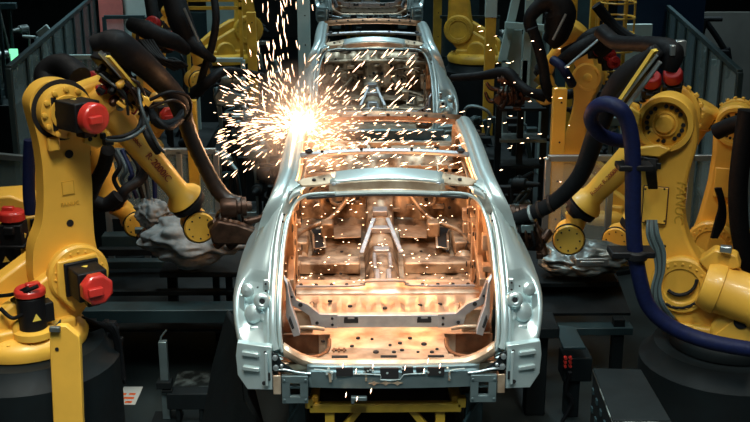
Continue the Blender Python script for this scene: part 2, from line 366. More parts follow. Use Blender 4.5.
    h = MB(); holes(h, [((x, 7.945, 1.925+.02*(1-(x/.6)**2)), (0, -.2, 1), .012) for x in (-.44, -.3, -.12, .05, .2, .33, .46)]); h.build('punched_holes', 'void', root)
    # ---- floor pans
    f = MB(); rows = []
    for y in [5.66, 5.70, 5.74, 5.78, 5.84, 5.90, 5.95, 5.99, 6.05, 6.07, 6.12, 6.25, 6.40, 6.50, 6.55, 6.62, 6.66]:
        rows.append([V((x, y, 1.0 + (.02 if (y > 6.25 and y < 6.6 and (i//2) % 2) else 0) - (.12 if abs(x) > .345+.12*max(0, (y-5.86)/.1)*0+1.2*max(0, 5.82-y)+.0*max(0, y-5.9) and 5.70 < y < 6.06 else 0) + (.03 if y > 6.6 else 0))) for i, x in enumerate([-.62+1.24*j/40 for j in range(41)])])
    f.grid(rows); f.build('cargo_floor', 'glow_pan_steel', root, solid=.006, ang=25)
    for s in (-1, 1):
        rg = MB(); rg.tube([(s*.60, 5.70, 1.07), (s*.49, 5.71, 1.02), (s*.40, 5.755, 1.003), (s*.35, 5.84, 1.003), (s*.345, 5.97, 1.01)], .013, 8); rg.tube([(s*.60, 5.74, .97), (s*.50, 5.76, .94), (s*.43, 5.80, .91), (s*.41, 5.95, .91)], .012, 8)
        rg.each('well_rim', 'well_shade_brown', root)
        wp_ = MB(); wp_.box((s*.50, 5.88, .888), (.27, .32, .008)); wp_.box((s*.52, 6.05, .95), (.22, .01, .12)); wp_.build('well_panel', 'well_shade_brown', root)
    # sill of the opening: orange-lit lip dipping in the middle
    s_ = MB(); rows = []
    for i in range(25):
        x = -.59+1.18*i/24; e = max(0, (abs(x)-.36)/.23); up = .10*e*e; rows.append([V((x, 5.70, 1.0+up)), V((x, 5.675, 1.025+up)), V((x, 5.645, 1.028+up)), V((x, 5.625, 1.012+up)), V((x, 5.620, .985+up*.8))])
    s_.grid(rows); s_.build('loading_sill', 'glow_pan_steel', root, solid=.004, ang=60)
    h = MB(); pts = []
    for (px, py) in [(323, 341), (336, 350), (358, 338), (376, 352), (394, 352), (400, 343), (410, 338), (424, 344), (432, 352), (372, 339), (402, 350), (437, 349), (390, 345), (418, 352), (352, 346)]:
        p = aZ(px, py, 1.006); pts.append((p, V((0, 0, 1)), rnd.choice((.008, .011, .016))))
    for (px, py) in [(318, 297), (330, 301), (446, 297), (350, 306), (420, 305), (312, 303), (440, 304), (385, 308)]: pts.append((aZ(px, py, 1.022), V((0, 0, 1)), .013))
    holes(h, pts)
    for x in (-.28, .0, .27): h.box((x, 5.74, 1.006), (.09, .018, .006))
    h.build('punched_holes', 'void', root)
    g = MB()
    for x in (-.315, -.285, -.255): g.box((x, 5.83, 1.008), (.012, .055, .006))
    g.box((-.285, 5.83, 1.007), (.085, .012, .008)); g.build('floor_stamping', 'well_shade_brown', root)
    # grey brace beam with arms
    bm = MB(); y0 = 5.97
    bm.prism([(-.30, y0, 1.165), (.30, y0, 1.165), (.30, y0, 1.085), (-.30, y0, 1.085)], (0, .05, 0))
    bm.build('seat_brace', 'beam_steel', root, bevel=.006)
    for s in (-1, 1):
        ar = MB(); ar.prism([(.295, y0-.004, 1.172), (.40, y0-.004, 1.175), (.465, y0-.004, 1.235), (.535, y0-.004, 1.265), (.575, y0, 1.38), (.600, y0, 1.40), (.600, y0, 1.36), (.575, y0, 1.24), (.50, y0-.004, 1.195), (.46, y0-.004, 1.165), (.445, y0-.004, 1.09), (.295, y0-.004, 1.085)], (0, .03, 0))
        mx(ar, s).build('brace_arm', 'beam_steel', root, bevel=.006)
        hh = MB(); holes(hh, [((.325, y0-.006, 1.148), (0, -1, 0), .009), ((.325, y0-.006, 1.108), (0, -1, 0), .009), ((.415, y0-.006, 1.12), (0, -1, 0), .011), ((.51, y0-.006, 1.235), (0, -1, 0), .014), ((.56, y0-.006, 1.285), (0, -1, 0), .008)])
        hh.box((.215, y0-.001, 1.130), (.085, .006, .026)); hh.box((.185, y0-.002, 1.148), (.02, .006, .014)); hh.box((.245, y0-.002, 1.148), (.02, .006, .014))
        mx(hh, s).build('punched_holes', 'void', root)
    # seat-back crossmember with an arched middle
    sc_ = MB(); rows = []
    for i in range(61):
        x = -.66+1.32*i/60; a = .010*max(0, min(1, (.13-abs(x))/.04)); z0 = 1.0+a
        rows.append([V((x, 6.62, .97)), V((x, 6.66, 1.02+a*.8)), V((x, 6.72, 1.05+a)), V((x, 6.80, 1.055+a)), V((x, 6.84, 1.03+a)), V((x, 6.90, 1.035+a)), V((x, 6.96, .98)), V((x, 7.0, .86))])
    sc_.grid(rows); sc_.build('seat_crossmember', 'glow_pan_steel', root, solid=.005, ang=30)
    ar = MB(); ar.tube([(-.60, 6.71, 1.065), (-.17, 6.71, 1.068), (-.12, 6.71, 1.098), (.12, 6.71, 1.098), (.17, 6.71, 1.068), (.60, 6.71, 1.065)], .008, 8, 3); ar.build('seam_bead', 'beam_steel', root)
    sc2 = MB(); sc2.box((0, 6.50, .985), (.30, .18, .03)); sc2.build('spare_stamping', 'glow_pan_steel', root, bevel=.012)
    LAST[0] = [o for o in root.children if o.name.startswith('seat_crossmember')][-1]
    h = MB(); holes(h, [((x, 6.76, 1.058), (0, -.1, 1), .010) for x in [-.55+.1*i for i in range(12) if abs(-.55+.1*i) > .14]]+[((x, 6.625, .995), (0, -1, .2), .014) for x in (-.48, -.2, .2, .48)])
    for x in (-.5, -.44, -.16, .17, .42): h.box((x, 6.64, 1.0), (.05, .02, .012))
    h.build('punched_holes', 'void', root)
    # front floor, tunnel
    ff = MB(); rows = []
    for y in [6.98, 7.1, 7.25, 7.4, 7.55, 7.7, 7.85, 8.0, 8.15, 8.3, 8.45, 8.6]:
        rows.append([V((x, y, .83+.018*((i//3+int(y*6.7)) % 2)*(abs(x) > .2)+(.10*max(0, (y-8.3)/.3)))) for i, x in enumerate([-.78+1.56*j/52 for j in range(53)])])
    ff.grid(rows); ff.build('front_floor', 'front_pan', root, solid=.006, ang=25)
    tn = MB(); rows = []
    for y, w, z in [(6.95, .10, .93), (7.3, .10, .93), (7.7, .10, .94), (8.2, .105, .99), (8.6, .12, 1.10), (8.75, .14, 1.2)]:
        rows.append([V((x*w, y, zz)) for x, zz in ((-1.25, .83), (-1, .87), (-.85, z-.02), (-.6, z), (0, z+.01), (.6, z), (.85, z-.02), (1, .87), (1.25, .83))])
    tn.grid(rows); tn.build('floor_tunnel', 'front_pan', root, solid=.006)
    td = MB()
    for x, y, w, l in ((-.05, 7.15, .04, .30), (.05, 7.15, .04, .30), (0, 7.75, .12, .10), (0, 8.1, .16, .08), (-.07, 7.5, .03, .3), (.07, 7.5, .03, .3), (0, 8.4, .12, .14)): td.box((x*.8, y, .95+.18*max(0, y-7.8)), (w, l, .045))
    td.each('tunnel_bracket', 'beam_steel', root, bevel=.008)
    lv = MB()
    for s in (-1, 1): lv.beam((s*.052, 8.2, 1.06), (s*.150, 7.8, .91), .035, .02)
    lv.each('tunnel_brace', 'beam_steel', root, bevel=.004)
    # seat mounting rails and footwell shapes
    for s in (-1, 1):
        sm = MB(); sm.beam((s*.16, 7.60, .89), (s*.76, 7.60, .89), .16, .09); sm.box((s*.33, 7.30, .865), (.20, .16, .04)); sm.box((s*.62, 8.1, .90), (.12, .3, .10)); sm.box((s*.42, 8.3, .95), (.10, .14, .12))
        sm.build('seat_mount', 'front_pan', root, bevel=.015)
        fo = MB(); L = [aZ(x, y, .885) for x, y in ((311, 221), (330, 223), (331, 231), (324, 233), (325, 249), (314, 251), (313, 236), (309, 230))]; L = [V((abs(p.x)*s, p.y, p.z)) for p in L]; fo.prism(L, (0, 0, .012)); fo.build('footwell_opening', 'void', root)
        hp = MB(); Q = [aZ(x, y, .90) for x, y in ((298, 206), (362, 204), (361, 238), (334, 239), (333, 220), (308, 218), (300, 228))]; hp.prism([V((abs(p.x)*s, p.y, p.z)) for p in Q], (0, 0, .01)); hp.build('heel_plate', 'glow_pan_steel', root, bevel=.004)
        f2 = MB(); f2.tube([L[i % 8]+V((0, 0, .014)) for i in range(9)], .010, 6, 1); f2.build('opening_rim', 'glow_pan_steel', root)
        hh = MB(); hh.box((s*.47, 7.26, .868), (.16, .02, .03)); holes(hh, [((s*x, y, .91), (0, 0, 1), .012) for x, y in ((.3, 7.37), (.6, 7.37), (.5, 7.85), (.3, 7.85), (.68, 7.6))]); hh.build('punched_holes', 'void', root)
        bl = MB(); bl.ball((s*.62, 7.75, .90), .07, sc=(1, 1.4, .6)); bl.tube([(s*.25, 8.5, 1.15), (s*.4, 8.4, 1.0), (s*.62, 8.2, .95), (s*.70, 7.7, .92)], .02); bl.build('footwell_fitting', 'front_pan', root)
    # firewall, cowl
    fwl = MB(); rows = []
    for z, y in ((.93, 8.60), (1.05, 8.66), (1.2, 8.68), (1.32, 8.66), (1.40, 8.74), (1.44, 8.86), (1.42, 9.0)):
        rows.append([V((x, y+.03*math.sin(x*14)*(z < 1.35)+.02*math.sin(x*31), z+.012*math.sin(x*9))) for x in [-.74+1.48*j/48 for j in range(49)]])
    fwl.grid(rows); fwl.build('firewall', 'front_pan', root, solid=.006, ang=30)
    fd = MB()
    for k in range(26):
        x = rnd.uniform(-.68, .68); z = rnd.uniform(1.0, 1.38); fd.box((x, 8.62, z), (rnd.uniform(.03, .16), .03, rnd.uniform(.02, .07)))
    fd.tube([(-.68, 8.45, 1.33), (-.3, 8.42, 1.36), (.3, 8.42, 1.36), (.68, 8.45, 1.33)], .028, 10); fd.tube([(.2, 8.5, 1.2), (.45, 8.48, 1.26), (.66, 8.5, 1.18)], .012); fd.tube([(-.2, 8.5, 1.15), (-.45, 8.48, 1.26), (-.66, 8.5, 1.1)], .012)
    fd.ring((-.34, 8.60, 1.12), (0, -1, 0), .05, .075, .02); fd.ring((.40, 8.60, 1.10), (0, -1, 0), .04, .06, .02)
    fd.build('dashboard_support', 'front_pan', root, bevel=.006)
    fh = MB(); holes(fh, [((rnd.uniform(-.66, .66), 8.612, rnd.uniform(1.0, 1.36)), (0, -1, 0), rnd.uniform(.008, .026)) for k in range(34)])
    for k in range(12): fh.box((rnd.uniform(-.6, .6), 8.95-.02*k/12, 1.452), (rnd.uniform(.03, .1), .03, .01))
    fh.build('punched_holes', 'void', root)
    # cowl top plates seen through the roof
    cw = MB()
    cw.box((.28, 8.86, 1.46), (.36, .12, .03)); cw.ring((-.36, 8.85, 1.45), (0, -.2, 1), .05, .10, .03); cw.ring((-.14, 8.86, 1.45), (0, -.2, 1), .04, .075, .03); cw.box((0, 9.02, 1.46), (1.3, .05, .05)); cw.box((.55, 8.9, 1.47), (.10, .12, .04))
    cw.build('cowl_top', 'glow_pan_steel', root, bevel=.008)
    # engine bay rails and front panel
    for s in (-1, 1):
        er = MB(); er.beam((s*.45, 8.9, 1.12), (s*.45, 10.3, 1.12), .10, .14); er.beam((s*.70, 8.9, 1.30), (s*.66, 10.2, 1.22), .08, .10); er.each('front_rail', 'dull_steel', root, bevel=.015)
        sw = MB(); sw.lathe((s*.58, 9.35, 1.15), (0, 0, 1), [(0, .15), (.18, .14), (.22, .11), (.23, .04)], 20); sw.build('strut_tower', 'dull_steel', root)
    rp = MB(); rp.box((0, 10.3, 1.25), (1.3, .06, .10)); rp.box((0, 10.32, .95), (1.2, .05, .10)); rp.box((0, 10.3, 1.1), (.05, .04, .3)); rp.beam((-.4, 9.7, 1.12), (.4, 9.7, 1.12), .08, .05); rp.build('front_panel', 'dull_steel', root, bevel=.01)
    # ---- rear valance under the opening
    vl = MB(); rows = []
    for i in range(33):
        x = -.46+0.965*i/32; yb = 5.60-.02*(1-(x/.46)**2)
        rows.append([V((x, yb+.03, 1.020)), V((x, yb+.01, 1.007)), V((x, yb+.012, 0.990)), V((x, yb-.006, 0.983)), V((x, yb-.006, 0.890)), V((x, yb+.02, 0.883))])
    vl.grid(rows); vl.build('rear_valance', 'dull_steel', root, solid=.005, ang=30)
    sh = MB()
    for x, w, z, h_ in ((-.25, .09, 0.990, .045), (.0, .10, 0.980, .06), (.10, .06, 0.995, .04), (.26, .09, 0.990, .045), (-.12, .04, 1.002, .02), (.17, .04, 1.002, .02)): sh.box((x, 5.577, z), (w, .012, h_))
    sh.build('punched_holes', 'void', root)
    hi = MB()
    hi.tube([(-.20, 5.568, 0.980), (-.05, 5.566, 0.975), (-.05, 5.566, 0.945), (.06, 5.566, 0.945), (.08, 5.566, 0.975), (.20, 5.568, 0.980)], .0035, 6, 2)
    hi.tube([(-.42, 5.588, 1.000), (-.33, 5.575, 0.990), (-.32, 5.572, 0.945)], .004, 6); hi.tube([(.42, 5.588, 1.000), (.34, 5.575, 0.990), (.34, 5.572, 0.945)], .004, 6)
    for k in range(14):
        x = rnd.uniform(-.42, .42); hi.lathe((x, 5.575, rnd.uniform(0.975, 1.010)), (0, -1, .2), [(0, .008), (.008, .006)], 8)
    hi.build('valance_bead', 'body_steel', root)
    gm = MB()
    for x in (-.085, -.02, .045):
        gm.prism([(x-.032, 5.570, 0.923), (x-.012, 5.570, 0.917), (x, 5.570, 0.907), (x+.012, 5.570, 0.917), (x+.032, 5.570, 0.923), (x+.012, 5.570, 0.927), (x, 5.570, 0.935), (x-.012, 5.570, 0.927)], (0, -.004, 0))
    gm.prism([(-.345, 5.572, 0.990), (-.325, 5.572, 0.975), (-.322, 5.572, 0.930), (-.335, 5.572, 0.930), (-.338, 5.572, 0.970)], (0, -.004, 0))
    for z in (0.975, 0.945): gm.box((-.13, 5.570, z), (.012, .005, .02)); gm.box((.335, 5.572, z), (.01, .005, .02))
    absorb(LAST[0], gm, 'glow_pan_steel')
    # small tow bracket hanging
    tb = MB(); tb.box((-.17, 5.60, .815), (.09, .03, .025)); tb.box((-.205, 5.6, .80), (.02, .03, .03)); tb.build('tow_bracket', 'dull_steel', root, bevel=.005)
    # inner structure lit behind valance
    un = MB(); un.beam((-.40, 5.7, .875), (-.40, 6.9, .80), .08, .05); un.beam((.40, 5.7, .875), (.40, 6.9, .80), .08, .05); un.beam((-.40, 6.9, .80), (-.45, 8.7, .80), .08, .04); un.beam((.40, 6.9, .80), (.45, 8.7, .80), .08, .04); un.each('underbody_rail', 'dull_steel', root, bevel=.01)
    return root
car1 = car_shell('nearest silver bare car body, open tail lit orange inside, sparks at its roof corner')
S_ = 5.55
car2 = dup(car1, (0, S_, 0), label='second bare car body down the line, directly ahead of the spark-lit nearest body')
car3 = dup(car1, (0, 12.0, .50), label='farthest bare car body, raised, only its lower tail seen at the top of the picture')
# ================================================================ carriers
def carrier(dy, label, dz=0):
    r = thing('body_carrier', (0, 7.6+dy, 0), label, 'carrier', 'yellow carriers under the car bodies')
    f = MB()
    for x in (-.43, .39): f.beam((x, 5.72+dy, .725), (x, 9.6+dy, .725), .055, .075)
    f.beam((-.455, 5.72+dy, .70), (.42, 5.72+dy, .70), .05, .055)
    for x in (-.455, .42): f.beam((x, 5.72+dy, .70), (x, 5.72+dy, .762), .05, .05)
    for y in (7.3, 8.5, 9.6): f.beam((-.46, y+dy, .72), (.42, y+dy, .72), .06, .05)
    f.build('frame', 'yellow_dull', r, bevel=.006)
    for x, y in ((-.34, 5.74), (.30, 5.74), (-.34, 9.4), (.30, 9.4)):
        l = MB(); l.beam((x, y+dy, .70), (x, y+dy, .18), .055, .055); l.beam((x, y+dy, .45), (x+(.18 if x < 0 else -.18), y+dy, .69), .04, .04); l.build('leg', 'yellow_dull', r, bevel=.004)
    g = MB(); g.box((-.02, 7.6+dy, .09), (1.0, 4.2, .18)); g.build('shuttle_base', 'dark_steel', r, bevel=.02)
    for x, y in ((-.53, 5.80), (.50, 5.80), (-.53, 8.6), (.50, 8.6)):
        l = MB(); l.beam((x, y+dy, 0), (x, y+dy, .75), .10, .08); l.box((x, y+dy, .76), (.16, .12, .03)); l.tube([(x-.05, y+dy-.06, .3), (x-.07, y+dy-.07, .55), (x+.02, y+dy-.06, .72)], .01); l.build('support_post', 'teal_steel', r, bevel=.006)
    if dz:
        r.location.z += dz; m = MB(); m.box((-.02, 7.6+dy, dz/2), (1.2, 4.4, dz)); m.v = [p+V((0, 0, 0)) for p in m.v]; o = m.build('lift_plinth', 'dark_steel', r); o.location.z -= dz
    return r
carrier(0, 'yellow steel carrier frame under the nearest car body')
carrier(S_, 'yellow steel carrier frame under the second car body, mostly hidden')
carrier(12.0, 'yellow steel carrier frame under the farthest raised car body, mostly hidden', .50)
# ================================================================ welding robots
def n2(v): return V((v[0], v[1], 0)).normalized()
def red_cap(mb_r, p, d, r=.085, L=.075, n=8):
    mb_r.lathe(p, d, [(0, r), (L*.8, r), (L, r*.86)], n, .5)
    a, b, d = frame(V(d)); mb_r.box(V(p)+d*(L+.012)+a*(r*.25), (r*.9, r*.5, .03), (a, b, d))
def motor(root, p, d, L=.20, w=.17, cap=.085, n=8, knob=True, red='red'):
    """servo motor: black body, connector, coloured end cap"""
    a, b, d = frame(V(d)); p = V(p); m = MB(); m.box(p+d*L/2, (w, w, L), (a, b, d)); m.box(p+d*.012, (w*1.18, w*1.18, .024), (a, b, d)); m.lathe(p+d*L, d, [(0, w*.47), (.02, w*.45)], 20)
    m.box(p+d*L*.8-b*(w*.55), (w*.45, w*.35, L*.35), (a, b, d))
    o = m.build('motor', 'black', root, bevel=.008)
    if knob is None: return o
    c = MB(); red_cap(c, p+d*(L+.018), d, cap, .07, n); c.build('motor_cap', red, root if o is None else o, bevel=.005, label='red motor end cap')
    t = MB(); s_ = w*.22; q = p+d*L*.45+b*(w*.505)
    t.prism([q+a*s_*0+d*s_*.5, q-a*s_*.5-d*s_*.4, q+a*s_*.5-d*s_*.4], b*.002)
    q = p+d*L*.45-a*(w*.505); t.prism([q+b*s_*.6, q-b*s_*.5-d*s_*.6, q-b*s_*.5+d*s_*.6], -a*.002)
    t.build('warning_label', 'label_yellow', o)
    return o
def robot(name, label, J2, J3, F0, F1, W, n, z0=0.0, Yd=None, side=1, arm=None, yel='yellow', group='yellow welding robots', detail=2, pedr=.40, J1off=.30, hub='motor', gun=1, wn=None, rmotors=True, base=True, J1=None, words=None, j1m=True, tmat=None, K=1.0, FK=1.0, back=-.10):
    """J2 J3 F0 F1 W in pixels on the vertical arm plane at world Y Yd (at J2) with normal n (towards camera)"""
    n = n2(n); p2 = aY(J2[0], J2[1], Yd); P = lambda q, off=0: aP(q[0], q[1], p2+n*off, n)
    p3, f0, f1, w = P(J3), P(F0), P(F1), P(W)
    u = n2((w-p3)); u = (u - n*u.dot(n)).normalized(); up = V((0, 0, 1))
    b = J1 or (p2 - u*J1off); b = V((b.x, b.y, z0))
    r = thing(name, b, label, 'robot', group)
    s = V(n)
    if base:
        zt = p2.z-.42
        m = MB(); m.lathe((b.x, b.y, z0), (0, 0, 1), [(0, pedr*1.15), (.04, pedr*1.15), (.05, pedr), (max(.1, zt-z0-.12), pedr), (max(.12, zt-z0-.08), pedr*.9), (max(.14, zt-z0-.01), pedr*.84)], 40); m.build('pedestal', 'dark_steel', r, ang=40)
        t = MB(); t.lathe((b.x, b.y, zt), (0, 0, 1), [(0, .37), (.05, .38), (.09, .36), (.12, .30)], 40); t.bolts((b.x, b.y, zt+.09), (0, 0, 1), .33, 16, .012, .02)
        t.build('turntable', tmat or yel, r, ang=40)
        q = MB(); o1 = V((b.x, b.y, 0)); H = lambda uu, zz: o1+u*uu+V((0, 0, p2.z+zz))-s*.17
        q.prism([H(-.32, -.32), (H(-.30, -.16)), H(-.12, -.02), H(.10, .10), H(J1off+.02, .14), H(J1off+.14, .05), H(J1off+.15, -.10), H(J1off+.02, -.26), H(.16, -.33)], s*.13)
        q.prism([p+s*.25 for p in (H(-.30, -.33), H(-.28, -.2), H(-.08, -.08), H(.10, .02), H(J1off, .10), H(J1off+.13, .03), H(J1off+.13, -.12), H(J1off, -.27), H(.14, -.33))], s*.10)
        q.box(o1+u*.0+V((0, 0, p2.z-.30)), (.5, .46, .10), (u, s, up)); q.lathe(o1-u*.02+V((0, 0, p2.z-.26)), s, [(-.25, .12), (.25, .12)], 24)
        q.build('shoulder_casting', yel, r, bevel=.02)
    # shoulder ring and motor
    h = MB(); h.lathe(p2, s, [(-.21, .10), (-.2, .16), (.13, .17), (.15, .19), (.19, .19), (.205, .175), (.205, .12), (.195, .11)], 40); h.bolts(p2+s*.2, s, .15, 20, .009, .014); h.build('shoulder_ring', yel, r, ang=40)
    if hub == 'motor':
        k = MB(); k.prism([p2+s*.2+u*x+up*z for x, z in ((-.14, .12), (.11, .13), (.15, .0), (.12, -.16), (-.06, -.22), (-.15, -.1))], s*.03); k.build('motor_mount', yel, r, bevel=.012)
        motor(r, p2+s*.23, s, .20, .18, .098)
    if base and j1m:
        k1 = MB(); pj = V((b.x, b.y, p2.z-.16))+s*.24-u*.02; k1.lathe(pj-up*.14, up, [(0, .12), (.04, .12), (.05, .09)], 20); k1.build('turn_motor_mount', yel, r)
        mm = MB(); mm.lathe(pj-up*.09, up, [(0, .085), (.20, .085), (.21, .07)], 24); mm.box(pj+u*.08, (.08, .1, .12), (u, s, up)); mo = mm.build('motor', 'black', r, bevel=.006)
        cc = MB(); cc.lathe(pj+up*.12, up, [(0, .092), (.03, .092), (.045, .08)], 24); cc.box(pj+up*.175+u*.02, (.08, .05, .03), (u, s, up)); cc.build('motor_cap', 'red', mo, bevel=.004, label='red motor end cap')
        lb = MB(); lb.prism([pj+s*.086+u*x+up*z for x, z in ((-.025, -.02), (.025, -.02), (0, .025))], s*.003); lb.build('warning_label', 'label_yellow', mo)
    # lower arm
    if arm: out = [P(q, back) for q in arm]
    else:
        d = (p3-p2).normalized(); e = n.cross(d).normalized(); L = (p3-p2).length; out = []
        for i in range(9): a = PI*(1-i/8); out.append(p3+e*(.19*K*math.cos(a))+d*(.19*K*math.sin(a))-n*.1)
        for k_, wd in ((.75, .15), (.5, .14), (.2, .16)): out.append(p2+d*(L*k_)+e*wd*K-n*.1)
        for i in range(9): a = -PI*i/8; out.append(p2+e*(.19*K*math.cos(a))+d*(.19*K*math.sin(a))-n*.1)
        for k_, wd in ((.2, .16), (.5, .14), (.75, .15)): out.append(p2+d*(L*k_)-e*wd*K-n*.1)
    if arm: out = crom(out[-1:]+out+out[:2], 4)[4:-4]
    a_ = MB(); a_.prism(out, n*(.10-back if arm else .20)); la = a_.build('lower_arm', yel, r, bevel=.035)
    # elbow hub
    e_ = MB()
    if hub == 'motor':
        e_.lathe(p3, s, [(.02, .15), (.10, .155), (.19, .155), (.20, .13)], 36); e_.bolts(p3+s*.165, s, .138, 12, .016, .05); e_.ring(p3+s*.19, s, .08, .105, .02)
    else:
        e_.lathe(p3, s, [(-.2, .155), (.105, .155)], 36); e_.ring(p3+s*.10, s, .142, .178, .045, 40); e_.lathe(p3+s*.10, s, [(0, .080), (.03, .078), (.032, .068), (.026, .064), (.05, .05), (.055, .02)], 28)
    if K != 1: e_.v = [p3+(x-p3)*K for x in e_.v]
    e_.build('elbow_housing', yel, r, ang=40)
    if hub == 'motor': gp = MB(); gp.ring(p3+s*.101, s, (.145), .182, .004, 40); absorb(la, gp, 'void')
    if hub != 'motor':
        g = MB()
        for i in range(20):
            if i in (4, 9, 14): continue
            a = 2*PI*i/20; fa, fb, fd = frame(s); c = p3+s*(.116)+(fa*math.cos(a)+fb*math.sin(a))*.111; g.lathe(c, s, [(0, .014), (.006, .014)], 8)
        if K != 1: g.v = [p3+(x-p3)*K for x in g.v]
        g2_ = MB(); g2_.ring(p3+s*.10*K, s, .078*K, .142*K, .012, 40); g2_.build('hub_recess', 'emboss', r); g.build('punched_holes', 'void', r)
        g = MB(); g.lathe(p3-s*.26, s, [(0, .19), (.07, .19), (.08, .17)], 40)
        for i in range(18):
            a = 2*PI*i/18; fa, fb, fd = frame(s); g.box(p3-s*.22+(fa*math.cos(a)+fb*math.sin(a))*.195, (.03, .03, .05), (fa*math.cos(a)+fb*math.sin(a), fb*math.cos(a)-fa*math.sin(a), s))
        if K != 1: g.v = [p3+(x-p3)*K for x in g.v]
        g.build('elbow_gear_ring', yel, r, bevel=.004)
    # elbow box to the forearm
    fd = (f1-f0).normalized(); fe = n.cross(fd).normalized()
    q = MB(); q.prism([x+s*(-.12*K*FK) for x in (p3-fd*.13*K*FK, p3+fe*.13*K*FK-fd*.05*K*FK, f0+fe*.14*K*FK-fd*.12*K*FK, f0+fe*.14*K*FK+fd*.04, f0-fe*.14*K*FK+fd*.06, p3-fe*.13*K*FK+fd*.05*K*FK)], s*.22*K*FK)
    q.lathe(f0, fd, [(-.14*K*FK, .12*K*FK), (-.12*K*FK, .15*K*FK), (.02, .15*K*FK), (.06, .135*K*FK)], 28); q.build('elbow_casting', yel, r, bevel=.015)
    if rmotors:
        for k_, (a1, a2) in enumerate(((.08, .07), (-.08, .07), (0, -.07))):
            motor(r, f0-fd*.13+s*a1+fe*a2, -fd, .15, .12, .065, 12)
    if hub == 'motor': motor(r, p3+s*.16+fe*.0, (s+u*.25).normalized(), .23, .17, .09, 24)
    # forearm
    L = (f1-f0).length; m = MB(); m.lathe(f0, fd, [(.04, .122*K*FK), (.08, .118*K*FK), (L-.12, .088*K*FK), (L-.07, .092*K*FK), (L-.03, .116*K), (L-.005, .126*K), (L, .115*K)], 36); fo = m.build('forearm', yel, r, ang=45)
    m = MB(); m.lathe(f0, fd, [(L, .112*K*FK), (L+.02, .120*K), (L+.055, .118*K), (L+.07, .09*K*FK), (L+.10, .085*K*FK)], 32); m.build('wrist_seal', 'black', r, ang=45)
    wn_ = n2(wn) if wn else s
    m = MB(); m.tube([f1+fd*.08, f1.lerp(w, .55), w], [.085*FK, .08*FK, .075*FK], 20, 4); m.lathe(w-wn_*.10, wn_, [(0, .08), (.01, .095), (.14, .095), (.15, .104), (.185, .104), (.197, .094)], 32); m.build('wrist', yel, r, ang=40)
    m = MB(); m.ring(w+wn_*.065, wn_, .092, .110, .02, 32); m.bolts(w+wn_*.094, wn_, .072, 8, .006, .010); m.build('wrist_band', 'black', r)
    if words:
        # lettering along the forearm, on the surface facing the camera
        mid = f0.lerp(f1, .5); vv = (CAM-mid).normalized(); nn = (vv-fd*vv.dot(fd)).normalized(); a_dir = fd if fd.x*1 > 0 else -fd; uu = nn.cross(a_dir); uu = uu if uu.z > 0 else -uu
        for (txt, t, sz, mt, off) in words:
            rad = (.122-(.034*t))*FK+.004; text(txt, sz, f0+fd*(L*t)+nn*(rad)+uu*off, a_dir, uu, mt, fo)
    r['_'] = 0; del r['_']
    return r, dict(p2=p2, p3=p3, f0=f0, f1=f1, w=w, n=n, u=u, fd=fd, fe=fe, b=b, P=P)
def hose(root, pts, rad, m='rubber', name='hose', n=12, k=6, rib=0):
    h = MB(); h.tube([aY(*p) for p in pts], rad, n, k, rib); return h.build(name, m, root)

# ---------------------------------------------------------------- front left robot
RL = thing
r1, g1 = robot('welding_robot', 'large yellow robot at front left, red-capped motors, forearm tilted towards the nearest car', (68, 266), (56, 107), (102, 100), (185, 199), (197, 224), (.56, -.83), z0=0, Yd=6.45, back=-.04, FK=.82, rmotors=False,
    arm=[(76, 88), (62, 78), (44, 77), (30, 84), (22, 98), (25, 115), (31, 138), (35, 165), (36, 195), (34, 220), (26, 246), (30, 285), (60, 300), (92, 288), (97, 264), (88, 240), (85, 212), (84, 180), (82, 150), (84, 118)], wn=(.35, -.94), pedr=.56,
    words=[('R-2000iC', .62, .062, 'red_ink', .0), ('Robot', .35, .040, 'red_ink', .0)])
P = g1['P']; s = g1['n']
d = MB(); d.lathe(P((70, 223), .10), s, [(0, .0), (.0, .022), (.004, .022)], 16); d.lathe(P((69, 154), .10), s, [(0, .0), (.0, .026), (.004, .026)], 16); d.build('arm_hole', 'void', r1)
d = MB(); d.box(P((53, 144), .13), (.07, .06, .08), (g1['u'], s, V((0, 0, 1)))); d.build('stop_block', 'yellow', r1, bevel=.01)
d = MB(); q = P((68, 188), .103); d.box(q, (.075, .004, .085), (g1['u'], s, V((0, 0, 1)))); d.build('embossed_plate', 'emboss', r1)
d = MB(); d.box(q+s*.002, (.065, .004, .075), (g1['u'], s, V((0, 0, 1)))); d.build('plate_face', 'yellow', r1)
text('FANUC', .035, P((70, 204), .102), g1['u'], (0, 0, 1), 'emboss', r1)
for (x, y, Y, c) in ((92, 84, 6.95, 20), (106, 84, 6.9, 20), (88, 98, 6.9, 20)): motor(r1, aY(x+3, y+6, Y+.12), V((-.35, -.75, .45)), .12, .12, .062, c, red='dark_red')
# plate with cable connector on the elbow
d = MB(); d.prism([P(q, .19) for q in ((84, 132), (99, 122), (111, 138), (96, 148), (82, 142))], s*.03); d.build('connector_plate', 'yellow', r1, bevel=.008)
d = MB(); d.lathe(P((90, 139), .22), s, [(0, .014), (.01, .014)], 12); d.lathe(P((95, 135), .22), s, [(0, .014), (.01, .014)], 12); d.build('punched_holes', 'void', r1)
d = MB(); d.box(P((108, 141), .24), (.06, .05, .05), (g1['u'], s, V((0, 0, 1)))); d.box(P((103, 136), .25), (.03, .04, .04), (g1['u'], s, V((0, 0, 1)))); d.build('connector', 'black', r1, bevel=.008)
hose(r1, [(106, 140, 6.2), (120, 140, 6.18), (135, 135, 6.2), (147, 124, 6.3), (146, 112, 6.4)], .012, 'cable', 'cable')
hose(r1, [(108, 138, 6.2), (124, 136, 6.18), (138, 128, 6.25), (142, 112, 6.4)], .012, 'rubber', 'cable')
